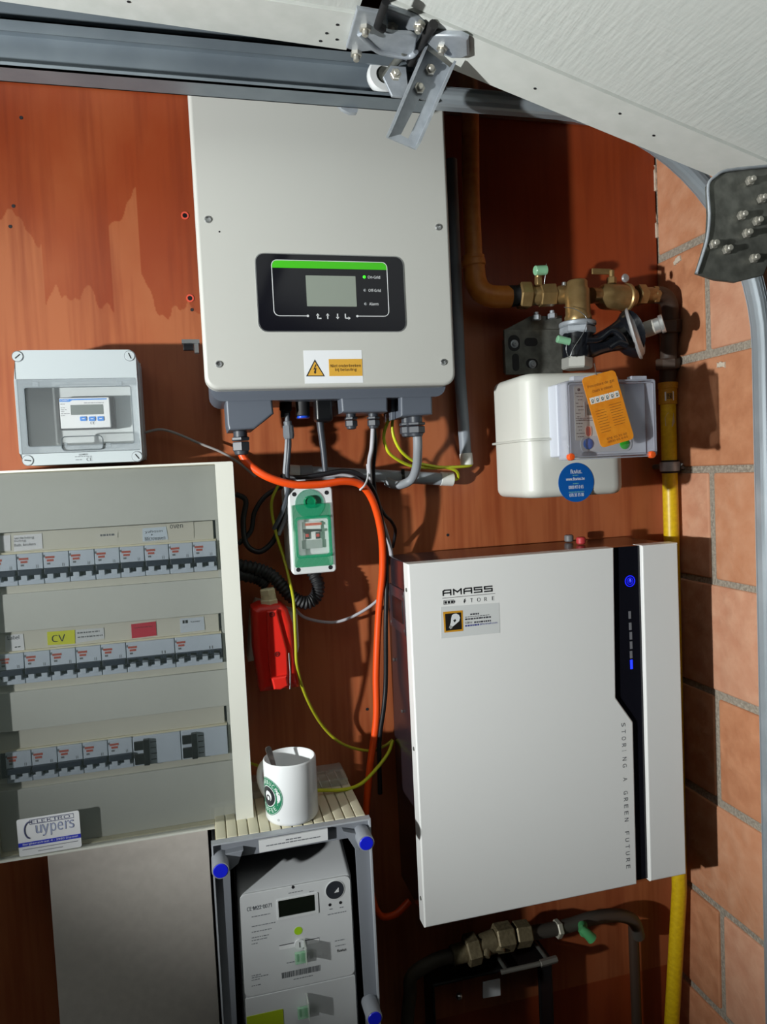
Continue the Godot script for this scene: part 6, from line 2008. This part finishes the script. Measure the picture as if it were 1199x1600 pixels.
	b.box(cc + Vector3(0.016, -0.009, -0.004), cc + Vector3(0.03, 0.009, 0.004), 0.001)
	b.cyl(cc + Vector3(0.022, 0, -0.006), cc + Vector3(0.022, 0, 0.014), 0.0065, 14, 0.001)
	part(b, "clamp_screw", M.silver, t)
	b = MB.new(); b.cyl(cc + Vector3(0, 0, -0.055), cc + Vector3(0, 0, -0.017), 0.005, 12)
	part(b, "anchor_stud", M.zinc_old, t)


func v_slot(c: Vector2, w: float, h: float) -> PackedVector2Array:
	return MB.rrect(c.x - w, c.y - h, c.x + w, c.y + h, minf(w, h) * 0.95, 5)


func lower_fittings() -> void:
	# shut-off group in the shade below the battery
	var t := thing("lower_valve", "old brass shut-off valve with green tap under the battery", "valve", Vector3(0.4921,0.5538,0.0900))
	var b := MB.new()
	b.cyl(Vector3(0.3897,0.5842,0.0900), Vector3(0.4187,0.5857,0.0900), 0.017, 16, 0.002)
	b.hex(Vector3(0.4161,0.5863,0.0900), Vector3(0.4417,0.5886,0.0900), 0.0265)
	part(b, "union_nut", M.brass_old, t)
	b = MB.new()
	b.cyl(Vector3(0.4401,0.5890,0.0900), Vector3(0.4753,0.5946,0.0900), 0.0195, 18, 0.002)
	b.hex(Vector3(0.4727,0.5977,0.0900), Vector3(0.5069,0.5969,0.0900), 0.025)
	b.cyl(Vector3(0.4523,0.5928,0.1000), Vector3(0.4461,0.5820,0.1100), 0.009, 12, 0.001)
	b.cyl(Vector3(0.4791,0.5949,0.1000), Vector3(0.4749,0.5851,0.1100), 0.009, 12, 0.001)
	part(b, "valve_body", M.brass_old, t)
	b = MB.new()
	b.hex(Vector3(0.5107,0.5972,0.0900), Vector3(0.5409,0.5952,0.0900), 0.0225)
	part(b, "union_nut", M.brass_old, t)
	b = MB.new()
	b.tube(MB.smooth([Vector3(0.5409,0.5952,0.0900), Vector3(0.5821,0.5889,0.0850), Vector3(0.6302,0.5858,0.0800), Vector3(0.6794,0.5864,0.0750), Vector3(0.7415,0.5706,0.0600), Vector3(0.7806,0.5457,0.0500), Vector3(0.7982,0.5047,0.0400)], 5), 0.0125, 14)
	part(b, "pipe", mat("55504a", 0.5, 0.3), t)
	b = MB.new(); b.hex(Vector3(0.5961,0.5865,0.0840), Vector3(0.6068,0.5859,0.0830), 0.0165)
	part(b, "collar", mat("b8b4a6", 0.5, 0.3), t)
	b = MB.new()
	b.cyl(Vector3(0.6462,0.5916,0.0950), Vector3(0.6356,0.5931,0.1200), 0.0085, 12, 0.001)
	b.box(Vector3(0.6423,0.5958,0.0900), Vector3(0.6547,0.5876,0.1000), 0.002)
	b.tube(MB.smooth([Vector3(0.6297,0.6025,0.1180), Vector3(0.6384,0.5948,0.1220), Vector3(0.6486,0.5830,0.1250)], 3), [0.007, 0.0075, 0.008, 0.0085, 0.009, 0.0095, 0.010], 12)
	part(b, "green_tap", mat("4d9a62", 0.45), t)
	t = thing("thin_metal_rod", "thin dull metal rod below the old brass valve", "rod", Vector3(0.5427,0.5237,0.0800))
	b = MB.new()
	b.cyl(Vector3(0.4875,0.5252,0.0800), Vector3(0.5680,0.5247,0.0800), 0.0045, 10)
	b.hex(Vector3(0.5652,0.5247,0.0800), Vector3(0.5993,0.5265,0.0800), 0.0065)
	part(b, "rod", mat("8a8780", 0.45, 0.5), t)
	b = MB.new(); b.cyl(Vector3(0.4984,0.5249,0.0800), Vector3(0.4984, 0.5249, 0.0), 0.004, 8)
	b.cyl(Vector3(0.5822,0.5254,0.0800), Vector3(0.5822, 0.5254, 0.0), 0.004, 8)
	part(b, "wall_stud", M.zinc_old, t)
	# dark pipe bundle and the black box behind it
	t = thing("black_junction_box", "black box with a white tag low on the wall", "box", Vector3(0.45, 0.2500, 0.0))
	b = MB.new()
	b.box(Vector3(0.36, 0.2500, 0.0), Vector3(0.60, 0.5150, 0.06), 0.004)
	part(b, "box", mat("121214", 0.5), t)
	b = MB.new(); b.prism([Vector2(0.4577,0.4994),Vector2(0.4914,0.4989),Vector2(0.4912,0.4678),Vector2(0.4564,0.4698)], 0.0595, 0.0625)
	part(b, "white_tag", mat("c9ccd0", 0.6), t, "small white tag")
	b = MB.new(); b.ball(Vector3(0.4075,0.4898,0.0700), 0.006)
	part(b, "knob", M.silver, t)
	b = MB.new()
	b.tube(MB.smooth([Vector3(0.3949,0.5831,0.0900), Vector3(0.3666,0.5749,0.0800), Vector3(0.3217,0.5497,0.0700), Vector3(0.3174,0.5075,0.0600), Vector3(0.3123,0.4491,0.0500)], 5), 0.012, 12)
	solo(b, "old_lead_pipe", mat("4d453a", 0.6), "dull brown pipe dropping from the old brass valve", "pipe")
	b = MB.new()
	b.cyl(Vector3(0.7928,0.5226,0.0300), Vector3(0.7949,0.2026,0.0300), 0.010, 12)
	solo(b, "copper_drop_pipe", mat("4a3a30", 0.5, 0.2), "dark pipe running down the plywood near yellow pipe", "pipe")


# ---------------------------------------------------------------- conduits
func conduits() -> void:
	var z := 0.022
	var t := thing("horizontal_conduit", "grey plastic conduit lying level with a white end sleeve", "conduit", Vector3(0.3128,1.4424,0.0220))
	var b := MB.new()
	b.tube([Vector3(0.1559,1.4588,0.0220), Vector3(0.3012,1.4453,0.0220), Vector3(0.4450,1.4314,0.0220)], 0.0115, 18)
	part(b, "tube", M.pvc, t)
	for s in [[Vector3(0.4303,1.4333,0.0220), Vector3(0.4549,1.4309,0.0220)], [Vector3(0.1559,1.4588,0.0220), Vector3(0.1736,1.4569,0.0220)]]:
		b = MB.new(); b.cyl(s[0], s[1], 0.0125, 18, 0.001)
		part(b, "end_sleeve", M.pvc_cap, t)
	b = MB.new(); b.cyl(Vector3(0.1736,1.4569,0.0220), Vector3(0.1960,1.4558,0.0220), 0.0128, 18, 0.001)
	part(b, "joint", mat("8a9097", 0.5), t)
	t = thing("upright_conduit", "grey plastic conduit coming down behind the inverter's edge", "conduit", Vector3(0.4831,1.4579,0.0200))
	b = MB.new()
	b.tube([Vector3(0.4779,2.0053,0.0200), Vector3(0.4776,1.6161,0.0200), Vector3(0.4825,1.4732,0.0200)], 0.0108, 18)
	part(b, "tube", mat("7d848d", 0.5), t)
	b = MB.new(); b.cyl(Vector3(0.4827,1.4779,0.0200), Vector3(0.4842,1.4555,0.0200), 0.012, 18, 0.001)
	part(b, "end_sleeve", M.pvc_cap, t)
	# corrugated hose under the green box
	b = MB.new()
	var p := MB.smooth([Vector3(0.1817,1.2892,0.0500),Vector3(0.1905,1.2649,0.0560),Vector3(0.1851,1.2442,0.0620),Vector3(0.1665,1.2355,0.0660),Vector3(0.1454,1.2462,0.0660),Vector3(0.1284,1.2669,0.0640),Vector3(0.1117,1.2862,0.0600),Vector3(0.0914,1.2970,0.0550),Vector3(0.0625,1.3051,0.0500),Vector3(0.0357,1.3110,0.0450)], 16)
	var r := []
	for i in p.size():
		r.append(0.0118 if i % 4 < 2 else 0.0098)
	b.tube(p, r, 14)
	solo(b, "corrugated_hose", M.rubber, "black corrugated hose curling under the green breaker box", "hose")
	b = MB.new()
	var p2 := MB.smooth([Vector3(0.0347,1.2976,0.0500),Vector3(0.0710,1.2872,0.0500),Vector3(0.0919,1.2800,0.0500),Vector3(0.1047,1.2687,0.0550)], 12)
	r = []
	for i in p2.size():
		r.append(0.0108 if i % 4 < 2 else 0.009)
	b.tube(p2, r, 14)
	solo(b, "corrugated_hose", M.rubber, "short black corrugated hose end above the red plug", "hose")


func cable(pts: Array, r: float, m: Material, called: String, label: String, category := "cable") -> void:
	var b := MB.new()
	b.tube(MB.smooth(pts, 7), r, 10)
	solo(b, called, m, label, category)


func cables() -> void:
	cable([Vector3(0.0701,1.4991,0.1120),Vector3(0.0733,1.4848,0.1120),Vector3(0.0852,1.4690,0.1150),Vector3(0.1109,1.4505,0.1200),Vector3(0.1489,1.4374,0.1200),Vector3(0.1932,1.4351,0.1150),Vector3(0.2371,1.4382,0.1080),Vector3(0.2666,1.4292,0.1000),Vector3(0.2873,1.3989,0.0900),Vector3(0.3017,1.3436,0.0750),Vector3(0.3046,1.2807,0.0600),Vector3(0.2974,1.1997,0.0450),Vector3(0.2888,1.0961,0.0400),Vector3(0.2845,1.0097,0.0400),Vector3(0.2696,0.9225,0.0350),Vector3(0.2578,0.8303,0.0350),Vector3(0.2545,0.7389,0.0400),Vector3(0.2673,0.6652,0.0500),Vector3(0.2964,0.6534,0.0500),Vector3(0.3300,0.6674,0.0400)], 0.0064, M.orange_cable, "orange_cable", "thick bright orange cable sweeping down from the inverter")
	cable([Vector3(0.3613,1.5176,0.1180),Vector3(0.3628,1.4879,0.1120),Vector3(0.3657,1.4559,0.0900),Vector3(0.3603,1.4343,0.0700),Vector3(0.3395,1.4264,0.0600),Vector3(0.3230,1.4339,0.0450)], 0.0078, M.grey_cable, "grey_cable", "thick grey cable looping under the conduit")
	cable([Vector3(0.2864,1.5244,0.1150),Vector3(0.2826,1.4908,0.1150),Vector3(0.2805,1.4649,0.1000),Vector3(0.2851,1.4217,0.0850),Vector3(0.2991,1.3824,0.0750),Vector3(0.3137,1.3473,0.0600),Vector3(0.3263,1.3087,0.0400),Vector3(0.3285,1.2753,0.0300)], 0.0036, M.light_cable, "grey_wire", "pale grey wire dropping from the middle gland beside the black cable")
	cable([Vector3(0.2903,1.5248,0.1080),Vector3(0.2911,1.4961,0.1080),Vector3(0.2900,1.4539,0.0900),Vector3(0.2947,1.4102,0.0800),Vector3(0.3093,1.3794,0.0700),Vector3(0.3249,1.3634,0.0600),Vector3(0.3363,1.3445,0.0400),Vector3(0.3355,1.3143,0.0200)], 0.0030, M.black_cable, "black_wire", "thin black wire dropping from the middle gland")
	cable([Vector3(0.1380,1.4516,0.0600),Vector3(0.1667,1.4480,0.0850),Vector3(0.1981,1.4507,0.0900),Vector3(0.2358,1.4553,0.0920),Vector3(0.2628,1.4487,0.0920),Vector3(0.2847,1.4272,0.0880),Vector3(0.2984,1.3936,0.0800),Vector3(0.3072,1.3373,0.0700),Vector3(0.3128,1.2794,0.0550),Vector3(0.3079,1.1768,0.0500),Vector3(0.3046,1.0841,0.0450),Vector3(0.2985,1.0327,0.0450),Vector3(0.2883,0.9684,0.0400),Vector3(0.2872,0.8707,0.0300)], 0.0042, M.black_cable, "black_cable", "thick black cable running beside the orange one")
	cable([Vector3(0.1591,1.4442,0.0600),Vector3(0.1995,1.4464,0.0800),Vector3(0.2378,1.4489,0.0800),Vector3(0.2628,1.4412,0.0800),Vector3(0.2797,1.4230,0.0800)], 0.0026, M.light_cable, "white_wire", "thin white wire tucked above the orange cable")
	cable([Vector3(0.1466,1.5120,0.1220),Vector3(0.1457,1.4958,0.1220),Vector3(0.1413,1.4552,0.1150),Vector3(0.1444,1.4344,0.1050),Vector3(0.1335,1.3925,0.0800),Vector3(0.1203,1.3644,0.0600)], 0.0036, M.casing_dark, "dark_wire", "dark grey wire hanging from the left plug")
	cable([Vector3(0.1448,1.5127,0.1120),Vector3(0.1410,1.4810,0.1120),Vector3(0.1381,1.4503,0.1050),Vector3(0.1409,1.4241,0.0950),Vector3(0.1431,1.3915,0.0700),Vector3(0.1293,1.3534,0.0500)], 0.0034, M.grey_cable, "grey_wire", "grey wire hanging from the left plug")
	cable([Vector3(0.3303,1.5541,0.1000),Vector3(0.3159,1.5331,0.1000),Vector3(0.3081,1.5109,0.1000),Vector3(0.3116,1.4904,0.1000),Vector3(0.3233,1.4761,0.0950),Vector3(0.3562,1.4598,0.0800),Vector3(0.3971,1.4540,0.0600),Vector3(0.4363,1.4535,0.0500),Vector3(0.4841,1.4541,0.0300),Vector3(0.4932,1.4610,0.0200)], 0.0027, M.earth, "earth_wire", "yellow-green wire reaching the upright conduit end")
	cable([Vector3(0.3304,1.5524,0.0950),Vector3(0.3248,1.5289,0.0950),Vector3(0.3271,1.5073,0.0950),Vector3(0.3408,1.4832,0.0900),Vector3(0.3695,1.4649,0.0750),Vector3(0.4090,1.4557,0.0600),Vector3(0.4362,1.4524,0.0500),Vector3(0.4565,1.4447,0.0400),Vector3(0.4639,1.4328,0.0250),Vector3(0.4549,1.4298,0.0220)], 0.0027, M.earth, "earth_wire", "yellow-green wire curling into the level conduit end")
	cable([Vector3(0.1352,1.4399,0.0500),Vector3(0.1220,1.4157,0.0500),Vector3(0.1196,1.3921,0.0500),Vector3(0.1250,1.3537,0.0500),Vector3(0.1348,1.3148,0.0500),Vector3(0.1402,1.2786,0.0700),Vector3(0.1418,1.2457,0.1020),Vector3(0.1412,1.1827,0.1050),Vector3(0.1423,1.1335,0.1000),Vector3(0.1580,1.0753,0.0800),Vector3(0.1871,1.0143,0.0500),Vector3(0.2211,0.9754,0.0400),Vector3(0.2687,0.9524,0.0300),Vector3(0.2986,0.9565,0.0300),Vector3(0.3158,0.9659,0.0300)], 0.0026, mat("a8a81e", 0.5), "earth_wire", "long yellow-green wire hanging down past the red plug")
	cable([Vector3(0.3157,0.9647,0.0300),Vector3(0.3014,0.9474,0.0450),Vector3(0.2720,0.9260,0.0600),Vector3(0.2405,0.9148,0.0800),Vector3(0.2065,0.9194,0.1000),Vector3(0.1686,0.9241,0.1000),Vector3(0.1365,0.9280,0.1000)], 0.0030, M.earth, "earth_wire", "yellow-green wire lying on the trunking behind the mug")
	cable([Vector3(0.1529,1.2197,0.0300),Vector3(0.1667,1.2049,0.0300),Vector3(0.1943,1.1943,0.0300),Vector3(0.2227,1.1905,0.0300),Vector3(0.2518,1.1968,0.0300),Vector3(0.2816,1.2101,0.0300),Vector3(0.3023,1.2244,0.0300),Vector3(0.3222,1.2434,0.0300)], 0.0027, M.light_cable, "white_wire", "thin white wire sagging between red plug and orange cable")
	cable([Vector3(-0.0783,1.5335,0.0300),Vector3(-0.0538,1.5379,0.0300),Vector3(-0.0289,1.5308,0.0300),Vector3(0.0062,1.5137,0.0300),Vector3(0.0418,1.4973,0.0300),Vector3(0.0693,1.4789,0.0300),Vector3(0.0978,1.4527,0.0300)], 0.0022, mat("8f8a88", 0.5), "thin_grey_wire", "thin grey wire leaving the small clear-door enclosure")
	cable([Vector3(0.0619,1.4251,0.0300),Vector3(0.0784,1.4133,0.0300),Vector3(0.0721,1.3777,0.0300),Vector3(0.0752,1.3392,0.0300),Vector3(0.0960,1.3246,0.0300),Vector3(0.1186,1.3384,0.0300),Vector3(0.1320,1.3629,0.0300),Vector3(0.1429,1.4009,0.0300)], 0.0048, M.black_cable, "black_cable", "black cable coiled in the shade beside the fuse box")
	cable([Vector3(0.1409,1.4341,0.0250),Vector3(0.1126,1.4190,0.0250),Vector3(0.0927,1.3927,0.0250),Vector3(0.0843,1.3602,0.0250),Vector3(0.0616,1.3398,0.0250)], 0.0042, M.black_cable, "black_cable", "black cable arching behind the dark coil")
	cable([Vector3(0.0565,0.9648,0.0400),Vector3(0.0701,0.9659,0.0600),Vector3(0.0825,0.9669,0.0900)], 0.0024, mat("a8a81e", 0.5), "earth_wire", "short yellow-green wire end between fuse box and mug")
	# cable ties
	var b := MB.new()
	b.tube(MB.smooth([Vector3(0.2806,1.4642,0.0850), Vector3(0.2772,1.4437,0.1000), Vector3(0.2683,1.4303,0.1120), Vector3(0.2604,1.4233,0.1120)], 5), 0.0017, 8)
	b.tube(MB.smooth([Vector3(0.2806,1.4642,0.0850), Vector3(0.2924,1.4487,0.0600), Vector3(0.2890,1.4267,0.0600), Vector3(0.2604,1.4233,0.1120)], 5), 0.0017, 8)
	solo(b, "cable_tie", mat("cfcfd2", 0.5), "white cable tie round the wires at the orange cable", "cable tie")
	b = MB.new()
	var c := Vector3(0.3577,1.4380,0.0220)
	b.lathe([Vector2(0.0118, -0.0025), Vector2(0.0132, -0.0025), Vector2(0.0132, 0.0025), Vector2(0.0118, 0.0025)], c, Vector3(1, -0.04, 0), 22)
	b.box(c + Vector3(-0.003, 0.006, 0.008), c + Vector3(0.003, 0.016, 0.012), 0.001)
	solo(b, "cable_tie", M.black, "black cable tie round the level grey conduit", "cable tie")
